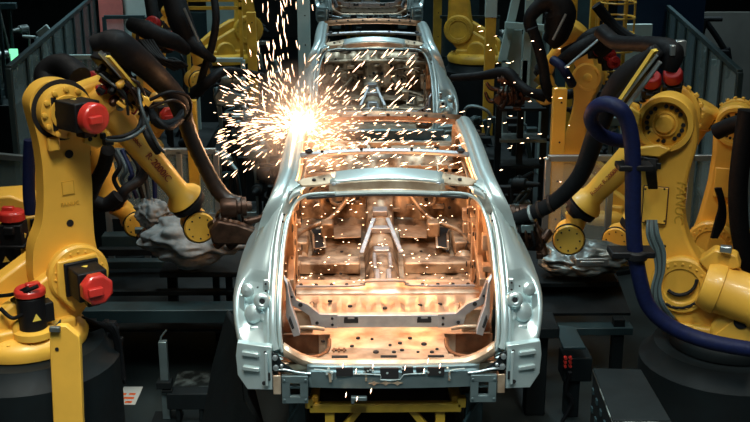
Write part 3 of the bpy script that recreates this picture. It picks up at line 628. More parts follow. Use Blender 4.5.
# dress pack of the front left robot
hose(r1, [(68, 90, 6.75), (50, 85, 6.8), (46, 74, 6.85), (56, 66, 6.85), (68, 67, 6.8), (80, 78, 6.7)], .075, 'rubber', 'hose')
hose(r1, [(92, 44, 6.3), (102, 42, 6.3), (116, 42, 6.3), (128, 52, 6.35), (145, 66, 6.45), (160, 80, 6.6), (176, 98, 6.7), (184, 118, 6.75)], [.045, .055, .075, .085, .075, .07, .065, .06], 'rubber', 'dress_hose')
hose(r1, [(184, 116, 6.75), (192, 140, 6.78), (204, 165, 6.8), (216, 187, 6.8), (228, 200, 6.78), (241, 203, 6.76)], [.050, .050, .048, .052, .050, .042], 'brown_rubber', 'gun_hose', rib=.06)
sl = MB(); sl.tube([aY(100, 52, 6.25), aY(148, 106, 6.45)], .014, 6, 1); sl.tube([aY(104, 54, 6.22), aY(146, 100, 6.42)], .010, 6, 1); sl.each('slide_rail', 'aluminium', r1)
sl = MB(); a, b = aY(107, 56, 6.22), aY(145, 100, 6.42); sl.beam(a, b, .05, .015); sl.build('slide_strip', 'label_yellow', r1)
sl = MB(); sl.beam(aY(101, 54, 6.45), aY(146, 108, 6.6), .22, .08); sl.build('slide_body', 'black', r1, bevel=.01)
hose(r1, [(145, 108, 6.4), (144, 125, 6.3), (150, 140, 6.25), (158, 152, 6.3)], .022, 'rubber', 'hose')
hose(r1, [(138, 84, 6.35), (141, 105, 6.25), (148, 125, 6.22), (158, 145, 6.25), (164, 152, 6.3)], .010, 'cable', 'cable')
hose(r1, [(150, 100, 6.3), (170, 92, 6.3), (187, 96, 6.4), (191, 108, 6.5), (186, 120, 6.6)], .010, 'rubber', 'cable')
hose(r1, [(150, 108, 6.3), (172, 100, 6.3), (184, 106, 6.4), (185, 118, 6.6)], .008, 'brown_rubber', 'cable')
hose(r1, [(156, 118, 6.3), (168, 128, 6.3), (178, 122, 6.5), (184, 112, 6.6)], .016, 'rubber', 'cable')
hose(r1, [(184, 112, 6.7), (176, 122, 6.5), (160, 124, 6.4), (150, 112, 6.4), (144, 104, 6.4)], .030, 'rubber', 'hose')
hose(r1, [(108, 150, 6.6), (104, 166, 6.7), (96, 182, 6.8), (90, 196, 6.9)], .045, 'rubber', 'hose')
hose(r1, [(30, 140, 6.8), (29, 165, 6.8), (29, 195, 6.8), (31, 214, 6.8)], .04, 'blue_rubber', 'hose')
hose(r1, [(12, 300, 6.1), (25, 292, 6.0), (38, 286, 6.0)], .012, 'rubber', 'cable'); hose(r1, [(0, 296, 6.1), (14, 294, 6.05), (28, 288, 6.0)], .012, 'rubber', 'cable')
hose(r1, [(0, 308, 6.0), (12, 318, 6.0), (24, 314, 6.0)], .012, 'rubber', 'cable')
# black cable cascade behind the yellow guard post
for i in range(5): hose(r1, [(82+i*2, 318+3*i, 6.4), (100+3*i, 325, 6.35), (112+i*2, 332+i*3, 6.35), (117+i, 352, 6.35), (116+i*2, 378, 6.35)], .014, 'rubber', 'cable')
cb = MB(); rr = random.Random(5)
for i in range(16): cb.box(aY(rr.uniform(88, 118), rr.uniform(322, 350), 6.5), (rr.uniform(.03, .09), .05, rr.uniform(.03, .08)))
for i in range(12): cb.box(aY(rr.uniform(112, 123), rr.uniform(350, 382), 6.45), (.05, .05, .035))
cb.build('cable_connector', 'black', r1, bevel=.005)
rf = random.Random(21)
for i in range(34):
    px = rf.uniform(96, 150); py = 78+(px-96)*.45+rf.uniform(-12, 16); q = aY(px, py, 6.42+rf.uniform(-.1, .12)); f_ = MB(); m_ = rf.choice(['black', 'black', 'black', 'yellow', 'gun_metal', 'cable', 'dull_steel', 'dark_red'])
    if i % 3: f_.box(q, (rf.uniform(.02, .07), .04, rf.uniform(.02, .05)), (V((.8, 0, -.6)), V((0, 1, 0)), V((.6, 0, .8))))
    else: f_.lathe(q, (rf.uniform(-1, 1), -.6, rf.uniform(-1, 1)), [(-.03, .014), (-.02, .024), (.03, .024), (.04, .012)], 12)
    f_.build('cable_fitting', m_, r1, bevel=.004)
for i in range(7):
    x0 = rf.uniform(92, 120); hose(r1, [(x0, 72+rf.uniform(0, 14), 6.4), (x0+14, 84+rf.uniform(-6, 8), 6.32), (x0+26, 96+rf.uniform(-6, 8), 6.34), (x0+30, 112+rf.uniform(-6, 6), 6.42)], .009, rf.choice(['rubber', 'cable', 'brown_rubber']), 'cable')
# gun block at the end of the hose
def weld_gun(root, p, side, m='gun_metal', tip=None):
    a = V((side, .15, 0)).normalized(); b = V((0, 0, 1)); c = a.cross(b); rg = random.Random(int(p.x*1000))
    q = MB(); q.lathe(p, a, [(-.10, .055), (-.08, .065), (0, .065), (.01, .05), (.03, .05), (.035, .062), (.065, .062), (.07, .035), (.10, .03)], 24)
    q.build('gun_collar', m, root, ang=40)
    q = MB(); q.prism([p-b*.20+a*x+b*z-c*.05 for x, z in ((-.16, -.03), (.08, -.05), (.14, .0), (.12, .05), (.0, .10), (-.12, .13), (-.18, .06))], c*.1)
    q.build('gun_body', m, root, bevel=.015)
    for i in range(7):
        z = rg.uniform(-.26, -.06); x = rg.uniform(-.18, .08); q = MB()
        if i % 2: q.box(p+a*x+b*z-c*.07, (rg.uniform(.04, .09), .06, rg.uniform(.03, .06)), (a, c, b)); q.build('gun_bracket', rg.choice((m, 'dull_steel', m)), root, bevel=.006)
        else: q.lathe(p+a*x+b*z-c*.05, (rg.uniform(-1, 1), rg.uniform(-1, 0), rg.uniform(-1, 1)), [(-.05, .02), (-.04, .032), (.04, .032), (.05, .015)], 14); q.build('gun_cylinder', m, root)
    for i in range(5): q = MB(); q.tube([p-b*.02+a*(-.1+.03*i), p-b*.08+a*(-.12+.04*i)-c*.09, p-b*.2+a*(-.15+.05*i)-c*.08, p-b*.24+a*(-.05+.03*i)], .011, 8); q.build('gun_cable', 'rubber' if i % 2 else m, root)
    q = MB(); q.tube([p+a*.07-b*.1, p+a*.16-b*.08, p+a*.20-b*.03], [.026, .022, .014], 12); q.build('electrode_arm', m, root)
    q = MB(); q.tube([p+a*.10-b*.2, p+a*.17-b*.2, p+a*.21-b*.12], [.026, .022, .014], 12); q.build('electrode_arm', m, root)
weld_gun(r1, aY(236, 207, 6.75), 1)

# ---------------------------------------------------------------- front right robot
r2, g2 = robot('welding_robot', 'large yellow robot at front right wrapped by a thick dark blue hose', (684, 276), (667, 120), (648, 140), (584, 204), (569, 236), (-.36, -.93), z0=0, Yd=6.7, hub='plate', FK=.84,
    arm=[(641, 118), (645, 104), (656, 94), (670, 90), (684, 94), (694, 104), (698, 118), (699, 140), (690, 172), (686, 205), (691, 232), (706, 258), (726, 282), (722, 300), (704, 314), (684, 318), (662, 312), (650, 296), (644, 262), (640, 235), (639, 200), (641, 160)], wn=(-.2, -.98), pedr=.55, rmotors=False, j1m=False, tmat='dark_steel',
    words=[('FANUC', .22, .060, 'ink', .01), ('Robot R-2000iC', .60, .040, 'red_ink', .01)])
P = g2['P']; s = g2['n']; u = V((1, 0, 0)); up = V((0, 0, 1)); us = up.cross(s).normalized(); us = us if us.x > 0 else -us
bx = lambda px, py, off, w, h, t=.02: (P((px, py), off), (w, t, h), (us, s, up))
d = MB(); d.box(*bx(655, 205, .125, .145, .235, .02))
cp = d.build('cover_plate', 'yellow', r2, bevel=.012)
d = MB()
for dx in (-9.5, 9.5):
    for dy in (-16, 16): d.lathe(P((655+dx, 205+dy), .134), s, [(0, .007), (.004, .007)], 8)
d.build('punched_holes', 'void', r2)
d = MB(); d.box(*bx(655, 205, .113, .160, .25, .012)); d.build('cover_gasket', 'ink', r2, bevel=.01)
d = MB(); d.box(*bx(663, 266, .15, .10, .05, .02)); d.build('cable_clamp', 'yellow', r2, bevel=.006)
for i in range(7):
    o_ = (i-3)*1.9; hose(r2, [(652+o_*.6, 160, 6.5), (651+o_*.7, 172, 6.48), (653+o_*.6, 188, 6.55)], .010, 'rubber', 'cable')
    hose(r2, [(652+o_*.7, 220, 6.5), (653+o_, 235, 6.46), (659+o_, 252, 6.46), (660+o_*.7, 270, 6.46), (656+o_*.7, 288, 6.46), (658+o_, 304, 6.46), (668+o_, 318, 6.5)], .008, ('fine_cable', 'cable', 'fine_cable')[i % 3], 'cable')
d = MB(); d.box(*bx(683, 327, .22, .135, .05, .03)); d.build('nameplate', 'yellow', r2, bevel=.006)
d = MB(); d.lathe(P((697, 291), .11), s, [(0, .0), (0, .052), (.01, .052)], 24); d.lathe(P((665, 186+60), .1), s, [(0, 0), (0, .008), (.006, .008)], 8); d.build('arm_hole', 'void', r2)
d = MB(); d.ring(P((680, 280), .10), s, .10, .135, .03, 40); d.ring(P((680, 276), .10), s, .06, .085, .02, 40); d.build('shoulder_rib', 'yellow', r2)
d = MB(); d.tube([P((680+26*math.cos(t), 281+27*math.sin(t)), .205) for t in [.2+.25*i for i in range(10)]], .010, 6, 1); d.tube([P((680+17*math.cos(t), 278+17*math.sin(t)), .215) for t in [.1+.25*i for i in range(10)]], .012, 6, 1); d.build('punched_holes', 'void', r2)
d = MB(); q = P((712, 286), .20); ax = (u*.9+V((0, -.35, -.25))).normalized(); d.lathe(q, ax, [(-.06, .14), (0, .165), (.05, .165), (.055, .155), (.26, .155), (.28, .165), (.30, .165)], 40); d.bolts(q+ax*.05, -ax, .0, 1, .001, .001); d.build('balancer_housing', 'yellow', r2, ang=40)
d = MB(); d.prism([P(q, .18) for q in ((716, 330), (745, 308), (756, 312), (756, 345), (735, 352), (722, 344))], s*.08); d.build('base_bracket', 'yellow', r2, bevel=.015)
d = MB(); d.lathe(P((741, 322), .26), s, [(0, 0), (0, .045), (.01, .045)], 24); d.build('punched_holes', 'void', r2)
d = MB(); d.prism([P(q, .10) for q in ((700, 255), (716, 244), (738, 250), (742, 262), (722, 266), (710, 268))], s*.12); d.build('shoulder_bracket', 'yellow', r2, bevel=.012)
d = MB(); d.box(*bx(726, 249, .24, .07, .04, .05)); d.build('bracket_clip', 'aluminium', r2, bevel=.006)
for k, (sx, ch) in enumerate(((679, 'FANUC'),)): text(ch, .085, P((680, 203), .102), (0, 0, -1), us, 'emboss', r2, .0008)
# elbow extras: tabs, connector
d = MB(); d.prism([P(q, .14) for q in ((640, 146), (660, 143), (672, 148), (660, 156), (640, 154))], s*.05); d.prism([P(q, .10) for q in ((632, 105), (642, 112), (641, 126), (628, 116))], s*.06); d.prism([P(q, -.1) for q in ((628, 100), (640, 104), (640, 118), (626, 110))], s*.2); d.build('elbow_tab', 'yellow', r2, bevel=.01)
d = MB(); d.box(*bx(651, 163, .16, .09, .08, .08)); d.box(*bx(640, 160, .16, .10, .06, .06)); d.box(*bx(657, 166, .21, .05, .04, .01)); d.build('connector', 'black', r2, bevel=.008)
for (x, y) in ((651, 88), (672, 84)): motor(r2, P((x+1, y+8), -.25), V((-.2, -.5, .75)), .10, .12, .062, 20, red='dark_red')
# blue hose
hose(r2, [(632, 142, 6.4), (616, 140, 6.35), (600, 134, 6.3), (591, 121, 6.25), (594, 109, 6.2), (605, 104, 6.15), (618, 108, 6.1), (627, 120, 6.1), (632, 145, 6.1), (633, 180, 6.1), (633, 215, 6.1), (635, 250, 6.1), (640, 280, 6.1), (648, 305, 6.1), (664, 322, 6.08), (686, 334, 6.05), (715, 343, 6.0), (755, 350, 5.95)], [.042]*5+[.047]*13, 'blue_rubber', 'dress_hose', 16, 8)
d = MB(); d.box(aY(631, 252, 6.12), (.26, .14, .04)); d.lathe(aY(636, 254, 6.1)-V((0, 0, .03)), (0, 0, 1), [(0, .07), (.05, .07)], 20); d.build('hose_clamp', 'black', r2, bevel=.008)
d = MB(); d.box(aY(634, 166, 6.12), (.20, .13, .035)); d.build('hose_clamp', 'black', r2, bevel=.008)
# black gun hose
hose(r2, [(655, 58, 6.3), (640, 66, 6.35), (622, 82, 6.4), (606, 108, 6.45), (594, 140, 6.5), (582, 172, 6.55), (568, 190, 6.6), (548, 206, 6.7), (528, 214, 6.8), (514, 219, 6.85)], [.06, .07, .075, .065, .06, .055, .05, .05, .045, .04], 'rubber', 'gun_hose', 14, 6)
for q in ((552, 203, 6.68), (541, 209, 6.74), (533, 213, 6.77)):
    d = MB(); d.ring(aY(*q), V((-.7, .3, -.3)), .045, .058, .018, 20); d.build('hose_ring', 'aluminium' if q[0] == 533 else 'brown_rubber', r2)
sl = MB(); sl.beam(aY(617, 106, 6.3), aY(655, 50, 6.15), .05, .02); sl.build('slide_strip', 'label_yellow', r2)
sl = MB(); sl.tube([aY(627, 106, 6.28), aY(660, 62, 6.13)], .014, 6, 1); sl.tube([aY(622, 100, 6.28), aY(657, 55, 6.13)], .010, 6, 1); sl.each('slide_rail', 'aluminium', r2)
sl = MB(); sl.beam(aY(610, 108, 6.45), aY(660, 48, 6.3), .16, .09); sl.build('slide_body', 'black', r2, bevel=.02)
hose(r2, [(600, 30, 6.9), (615, 42, 6.8), (635, 44, 6.6), (655, 45, 6.4), (672, 52, 6.3), (668, 70, 6.3)], [.05, .05, .045, .05, .07, .05], 'rubber', 'hose')
d = MB(); d.box(aY(680, 48, 6.3), (.06, .05, .09)); d.box(aY(672, 50, 6.25), (.03, .05, .06)); d.build('hose_fitting', 'aluminium', r2, bevel=.004)
weld_gun(r2, aY(520, 214, 6.9), -1, 'gun_metal')

# ---------------------------------------------------------------- second row
r3, g3 = robot('welding_robot', 'yellow robot half hidden behind the front left robot, black flared forearm end pointing down', (40, 222), (62, 118), (88, 128), (112, 196), (134, 222), (.42, -.9), Yd=8.3, pedr=.40, rmotors=False)
hose(r3, [(84, 150, 8.0), (80, 175, 7.9), (86, 195, 7.8), (104, 205, 7.8), (118, 196, 7.8)], .055, 'rubber', 'hose')
hose(r3, [(118, 205, 7.9), (125, 190, 7.9), (140, 180, 8), (150, 160, 8)], .04, 'rubber', 'hose')
weld_gun(r3, aY(160, 218, 8.3), 1, 'gun_metal')
for i in range(6): hose(r3, [(112+5*i, 150, 8.2), (120+6*i, 165+(i % 3)*4, 8.1), (114+8*i, 180, 8.1), (125+6*i, 198, 8.1)], .018, ('rubber', 'cable', 'blue_rubber')[i % 3], 'cable')
r4, g4 = robot('welding_robot', 'yellow robot at the right edge behind the blue-hosed robot', (712, 238), (736, 124), (700, 118), (634, 222), (617, 237), (-.36, -.93), Yd=8.2, hub='plate', pedr=.4, K=.85, rmotors=False, j1m=False)
hose(r4, [(716, 132, 7.9), (735, 124, 7.8), (752, 122, 7.7)], .06, 'rubber', 'hose')
hose(r4, [(748, 110, 7.6), (742, 150, 7.6), (738, 190, 7.6), (740, 230, 7.6), (748, 262, 7.6), (765, 280, 7.6)], .07, 'rubber', 'dress_hose')
for i in range(5): hose(r4, [(716+i, 188, 7.9), (720+i, 205, 7.9), (716+2*i, 222, 7.9), (712+i, 238, 7.9)], .014, 'rubber', 'cable')
P = g4['P']; s = g4['n']; us4 = up.cross(s).normalized(); us4 = us4 if us4.x > 0 else -us4
d = MB(); d.box(P((724, 183), .12), (.15, .02, .24), (us4, s, up)); d.build('cover_plate', 'yellow', r4, bevel=.012)
# ---------------------------------------------------------------- third row
r5, g5 = robot('welding_robot', 'yellow robot farther back left, short forearm under black hoses pointing at the second car', (152, 108), (150, 36), (176, 14), (202, 60), (196, 80), (.5, -.86), Yd=10.8, pedr=.4, K=.8, rmotors=False, j1m=False)
for (x, y) in ((158, 24), (137, 46)): motor(r5, aY(x+1, y+3, 9.7), V((-.2, -.8, .3)), .08, .09, .065, 20, red='dark_red')
hose(r5, [(150, -5, 10.3), (154, 20, 10.2), (160, 40, 10.2)], .06, 'rubber', 'hose')
hose(r5, [(172, -8, 10.0), (180, 20, 9.9), (190, 40, 9.9), (202, 52, 9.8), (214, 60, 9.9)], [.10, .11, .09, .05, .03], 'rubber', 'dress_hose')
hose(r5, [(214, -4, 10.0), (216, 20, 9.9), (212, 45, 9.9), (204, 70, 9.9), (198, 92, 10.0)], .035, 'rubber', 'hose')
hose(r5, [(131, 24, 9.6), (145, 29, 9.5), (160, 37, 9.5), (175, 42, 9.6), (186, 50, 9.8)], [.06, .08, .08, .07, .05], 'rubber', 'hose')
hose(r5, [(196, 92, 10.0), (208, 82, 9.9), (222, 72, 10), (238, 72, 10.2), (262, 76, 10.6)], [.06, .05, .045, .04, .035], 'rubber', 'gun_hose')
for i in range(5): hose(r5, [(140+3*i, 40, 9.4), (150+4*i, 52+2*i, 9.3), (160+5*i, 62, 9.3), (175+3*i, 70-i, 9.4)], .014, 'rubber', 'cable')
sl = MB(); sl.tube([aY(184, 8, 9.75), aY(199, 42, 9.75)], .012, 6, 1); sl.build('slide_rail', 'aluminium', r5)
weld_gun(r5, aY(232, 80, 10.2), 1, 'dull_steel')
r6, g6 = robot('welding_robot', 'yellow robot farther back right, round elbow hub beside a cluster of red caps', (572, 170), (590, 76), (574, 34), (545, 68), (547, 93), (-.4, -.92), Yd=10.3, hub='plate', pedr=.4, K=.72, rmotors=False, j1m=False, arm=[(576, 74), (581, 64), (590, 60), (599, 64), (604, 74), (602, 86), (596, 98), (592, 118), (590, 140), (592, 170), (562, 170), (565, 145), (573, 118), (578, 96)])
for (x, y, Y) in ((592, 50, 9.8), (602, 55, 9.8), (606, 62, 9.75)):
    motor(r6, aY(x, y+3, Y+.1), V((.3, -.8, .3)), .08, .09, .055, 12, red='dark_red')
hose(r6, [(566, 55, 9.8), (580, 48, 9.7), (590, 38, 9.6), (604, 34, 9.6), (608, 42, 9.6), (600, 50, 9.7)], .075, 'rubber', 'hose')
hose(r6, [(532, 30, 9.9), (530, 18, 9.9), (540, 6, 9.9), (552, 2, 9.9), (560, 14, 9.9), (556, 34, 9.9), (548, 44, 9.9)], [.06, .06, .07, .12, .15, .12, .07], 'rubber', 'dress_hose')
hose(r6, [(532, 28, 9.8), (538, 45, 9.8), (543, 65, 9.8), (546, 85, 9.8), (552, 98, 9.9)], .05, 'rubber', 'hose')
hose(r6, [(553, 60, 9.6), (561, 66, 9.5), (567, 75, 9.5), (572, 84, 9.6)], .042, 'blue_rubber', 'hose')
hose(r6, [(560, 62, 9.6), (575, 52, 9.5), (592, 42, 9.5), (600, 38, 9.5)], [.05, .07, .07, .05], 'rubber', 'hose')
sl = MB(); sl.tube([aY(565, 68, 9.4), aY(598, 40, 9.4)], .012, 6, 1); sl.tube([aY(553, 40, 9.6), aY(566, 14, 9.6)], .012, 6, 1); sl.each('slide_rail', 'aluminium', r6)
hose(r6, [(452, 78, 10.6), (480, 76, 10.4), (506, 73, 10.2), (518, 84, 10.1), (530, 92, 10.0), (545, 96, 10)], [.035, .04, .06, .05, .045, .06], 'rubber', 'gun_hose')
weld_gun(r6, aY(508, 80, 10.2), -1, 'gun_metal')
# ---------------------------------------------------------------- far robots, base and shoulder seen
r7, g7 = robot('welding_robot', 'far yellow robot base left of the cars, behind the upright yellow post', (246, 28), (240, -40), (255, -45), (300, -20), (310, -15), (.3, -.95), Yd=14.5, pedr=.42, hub='plate', rmotors=False, j1m=False, K=.8, yel='yellow_dull')  # darker yellow lowers the brightness of this far robot
r8, g8 = robot('welding_robot', 'far yellow robot on a round dark pedestal right of the second car', (460, 28), (458, -50), (450, -58), (432, -42), (425, -32), (-.2, -.98), Yd=14.4, pedr=.42, hub='plate', rmotors=False, j1m=False, J1off=.22, K=.9, yel='yellow_dull')  # toned down with the darker yellow as well
# ================================================================ setting
def bstruct(name, c, sz, m):
    b = MB(); b.box(c, sz); return struct(b.build(name, m))
bstruct('floor', (0, 12, -.05), (22, 30, .1), 'floor'); bstruct('wall_back', (0, 26, 4), (22, .2, 8), 'wall'); bstruct('wall_left', (-10.5, 12, 4), (.2, 28, 8), 'wall'); bstruct('wall_right', (10.5, 12, 4), (.2, 28, 8), 'wall')
# ---------------------------------------------------------------- posts and frames
def tobeam(px0, py0, px1, py1, Y, w, d, Y1=None):
    b = MB(); b.beam(aY(px0, py0, Y), aY(px1, py1, Y1 or Y), w, d); return b
# yellow guard post, front left
Yp = 5.75; r = thing('guard_post', aY(66, 380, Yp)*1, 'yellow sheet-steel guard post at bottom left with one bolt hole', 'post'); p = aY(66, 380, Yp); r.location = (p.x, Yp, 0)
o = [aY(49, 333, Yp), aY(57, 326, Yp), aY(66, 326, Yp), aY(79, 337, Yp), aY(80, 345, Yp), aY(82.5, 420, Yp)]; b0 = V((o[-1].x+.005, Yp, .02)); b1 = V((aY(53, 420, Yp).x+.01, Yp, .02))
m = MB(); m.prism(o+[b0, b1, aY(53, 420, Yp)], (0, .05, 0)); m.build('front_plate', 'yellow', r, bevel=.006)
m = MB(); m.prism([x+V((.0, .05, -.01)) for x in o[:1]+[aY(54, 327, Yp)]+[aY(58, 420, Yp), V((b1.x+.02, Yp, .02)), b1, aY(51.5, 420, Yp)]], (0, .10, 0)); m.build('side_plate', 'teal_steel', r, bevel=.004)
m = MB(); m.box((p.x, Yp+.08, .01), (.34, .34, .02)); m.build('base_plate', 'teal_steel', r)
m = MB(); m.box(aY(55, 329, Yp-.01), (.06, .03, .03)); m.build('top_clip', 'foil', r, bevel=.004)
m = MB(); m.lathe(aY(57, 349, Yp), (0, -1, 0), [(0, 0), (0, .011), (.004, .011)], 12); m.build('bolt_hole', 'void', r)
# slim steel post in the left walkway
Yp = 6.9; p = aY(165, 380, Yp); r = thing('sensor_post', (p.x, Yp, 0), 'slim grey steel post with a bracket on the dark floor left of the nearest car', 'post')
t = aY(162, 341, Yp); m = MB(); m.beam((p.x, Yp, .02), (p.x, Yp, t.z), .055, .05); m.build('post', 'dull_steel', r, bevel=.004)
m = MB(); m.box((p.x, Yp-.02, aY(165, 382, Yp).z), (.10, .09, .05)); m.box((p.x+.02, Yp-.03, aY(165, 388, Yp).z), (.07, .06, .02)); m.build('bracket', 'dark_steel', r, bevel=.004)
m = MB(); m.tube([(p.x-.01, Yp, t.z), (p.x-.01, Yp, t.z+.03), (p.x+.03, Yp, t.z+.08)], .006, 6, 2); m.build('pin', 'dull_steel', r)
m = MB(); m.box((p.x, Yp, .01), (.2, .2, .02)); m.build('base_plate', 'dark_steel', r)
m = MB(); q = aZ(190, 398, .18); m.box(q, (.30, .12, .12)); m.box(q+V((-.08, 0, -.1)), (.03, .1, .12)); m.box(q+V((.08, 0, -.1)), (.03, .1, .12)); tag(m.build('junction_box', 'dark_steel', bevel=.006), 'small dark box on legs just right of the slim steel post', 'box')
m = MB(); q = aZ(196, 383, .03); m.box((q.x+.04, q.y, .005), (.42, .5, .01)); tag(m.build('floor_plate', 'worn_steel'), 'flat smooth floor plate beyond the small dark box', 'plate')
# side skirt left of the car
m = MB(); m.prism([aY(226, 312, 6.6), aY(236, 330, 6.2), aY(243, 400, 5.95), aY(262, 430, 5.9), aY(200, 430, 6.3), aY(212, 365, 6.6)], (0.02, .05, 0)); o = m.build('splash_guard', 'dark_steel', bevel=.01); tag(o, 'large dark leaning guard plate beside the nearest car left corner', 'plate')
m = MB(); m.box(V((-1.0, 6.35, .25)), (.5, .3, .5)); 0
# paper on the floor
q = aZ(132, 395, .004); r = thing('paper_sign', (q.x, q.y, 0), 'white sheet with orange print lying on the floor behind the black cables', 'paper')
m = MB(); m.prism([aZ(124, 387, .004), aZ(143, 387, .004), aZ(135, 405, .004), aZ(117, 405, .004)], (0, 0, .003)); m.build('sheet', 'paper', r)
m = MB()
for i in range(4):
    for j in range(3):
        a = aZ(122+i*4-j*1.5+rr.uniform(-1, 1), 394+j*4, .0085); m.box(a, (rr.uniform(.015, .035), .03, .002))
m.build('print', 'orange_ink', r)
# metal step / box at the bottom right
zt = .80; L = [aZ(592, 371, zt), aZ(641, 372, zt), aZ(672, 425, zt), aZ(612, 425, zt)]; c = sum(L, V((0, 0, 0)))/4; r = thing('steel_chest', (c.x, c.y, 0), 'dark metal chest with a scratched shiny steel top at bottom right', 'chest')
m = MB(); m.prism(L, (0, 0, .015)); m.build('top_plate', 'worn_steel', r, bevel=.004)
m = MB(); m.prism([V((p.x, p.y, .02)) + (c-p)*V((1, 1, 0)).x*.03 for p in [V((q.x, q.y, 0)) for q in L]], (0, 0, zt-.02)); b_ = m.build('body', 'dark_steel', r, bevel=.004)
m = MB()
for i in range(5):
    t = i/5+.1; a = L[0].lerp(L[3], t); m.box((a.x+.002, a.y, zt-.10), (.012, .04, .03)); m.box((a.x+.002, a.y, zt-.22), (.012, .04, .03))
m.each('vent_slot', 'teal_steel', r)
# little stand
p = aY(568, 345, 6.9); r = thing('control_stand', (p.x, 6.9, 0), 'dark control stand with a grey lid and red sockets right of the nearest car', 'stand')
m = MB(); m.prism([aY(554, 327, 7.1), aY(575, 329, 7.1), aY(586, 350, 6.85), aY(563, 350, 6.85)], (0, 0, .02)); m.build('lid', 'teal_steel', r, bevel=.006)
m = MB(); m.box(aY(575, 364, 6.97), (.20, .2, .18)); m.beam(aY(572, 375, 6.95), V((aY(572, 375, 6.95).x, 6.95, 0)), .10, .10); m.build('column', 'dark_steel', r, bevel=.01)
m = MB(); q = aY(568, 357, 6.84)
for i in range(6): m.lathe(q+V(((i % 2)*.035-.02, 0, -.03*(i//2))), (0, -1, 0), [(0, .012), (.03, .010)], 10)
m.each('socket', 'red', r)
hose(r, [(570, 372, 6.8), (566, 390, 6.85), (572, 402, 6.85), (560, 425, 6.85)], .014, 'rubber', 'cable')
for k, (a, b) in enumerate(((533, 345), (541, 350))):
    pass
m = MB(); q = aY(528, 370, 7.0); m.beam((q.x+.05, 7.0, 0), (q.x+.05, 7.0, .62), .14, .14); m.box((q.x+.05, 7.0, .66), (.26, .3, .08)); tag(m.build('clamp_pedestal', 'dark_steel', bevel=.01), 'dark clamp pedestal in the shadow between the nearest car and the control stand', 'pedestal')
# ---------------------------------------------------------------- platforms beside the line
def platform(name, x0, x1, spec, label, legs):
    r = thing(name, ((x0+x1)/2, 8.0, 0), label, 'platform', 'steel platforms beside the line')
    for (py, Y, h, d, mm) in spec:
        z = aY(375, py, Y).z; m = MB(); m.beam((x0, Y, z), (x1, Y, z), d, h); m.build('crossbeam', mm, r, bevel=.006)
    for (x, Y) in legs: m = MB(); m.beam((x, Y, 0), (x, Y, aY(375, 300, Y).z if Y > 8 else .5), .08, .08); m.build('leg', 'dark_steel', r)
    return r
pl = platform('side_platform', -2.4, -.98, [(311, 7.45, .10, .18, 'teal_steel'), (291, 7.7, .04, .06, 'dark_steel'), (262, 8.7, .06, .10, 'teal_steel'), (250, 8.9, .06, .08, 'dark_steel'), (238, 9.1, .10, .14, 'teal_steel')], 'dark teal steel beam platform left of the nearest car', [(-2.3, 7.45), (-1.1, 7.45), (-2.3, 9.1), (-1.1, 9.1), (-1.30, 8.3)])
m = MB(); m.box((-1.7, 8.25, .42), (1.5, 1.5, .02)); m.build('deck_plate', 'dark_steel', pl)
for x in (-1.28, -1.18, -1.0): m = MB(); m.beam((x, 8.0, .2), (x, 8.0, aY(375, 275, 8.0).z), .05, .05); m.build('upright', 'teal_steel', pl)
pr = platform('side_platform', .98, 1.85, [(330, 7.5, .06, .12, 'teal_steel'), (268, 8.6, .05, .08, 'dark_steel'), (250, 9.0, .08, .10, 'dark_steel')], 'dark steel beam platform right of the nearest car', [(1.1, 7.5), (1.75, 7.5), (1.1, 9.0), (1.75, 9.0)])
m = MB(); m.prism([(.98, 7.55, .50), (1.85, 7.55, .50), (1.85, 8.5, .72), (.98, 8.5, .72)], (0, 0, .02)); m.build('deck_plate', 'dark_steel', pr)
# ---------------------------------------------------------------- crumpled covers
def cover(c, r_, label, m, seed):
    c = V(c); b = MB()
    def f(d):
        q = V((d.x*1.5+seed+d.z*.8, d.y*1.5, d.z*1.6-d.x)); a = noise.noise(q); e = abs(noise.noise(q*2.1)); g = abs(noise.noise(q*4.3+V((5, 1, 2))))
        return 1+.26*a+.055*math.sin(11*(d.x*.55+d.z*.85+.5*a)+seed)-.25*e*e-.03*g
    b.ball(c, 1, 90, 60, r_, f); o = b.build('protective_cover', m, ang=60); tag(o, label, 'cover', 'crumpled protective covers'); return o
cover(aY(191, 241, 7.7), (.37, .24, .17), 'crumpled grey cloth cover under the front left robot wrist', 'cloth', 1)
cover(aY(583, 258, 7.9), (.34, .24, .13), 'crumpled shiny grey cover under the front right robot wrist', 'foil', 4)
cover(aY(152, 213, 8.1), (.13, .12, .12), 'small grey cloth bundle left of the front left robot wrist', 'cloth', 8)
m = MB(); q = aY(592, 262, 7.55); m.box(q, (.24, .02, .055)); m.box(q+V((0, -.012, 0)), (.17, .01, .02)); tag(m.build('clip_plate', 'aluminium', bevel=.006), 'bright slotted metal plate lying on the shiny grey cover', 'plate')
for x0, x1, Y, z, rt in ((-1.65, -.98, 7.9, aY(190, 262, 7.8).z-.03, pl), (.98, 1.80, 8.0, aY(583, 272, 7.9).z-.03, pr)):
    m = MB(); m.box(((x0+x1)/2, Y, z-.02), (x1-x0, .5, .04)); m.build('tool_shelf', 'dark_steel', rt, bevel=.006)
    for x in (x0+.05, x1-.05): m = MB(); m.beam((x, Y, .4), (x, Y, z-.04), .07, .07); m.build('shelf_leg', 'dark_steel', rt)
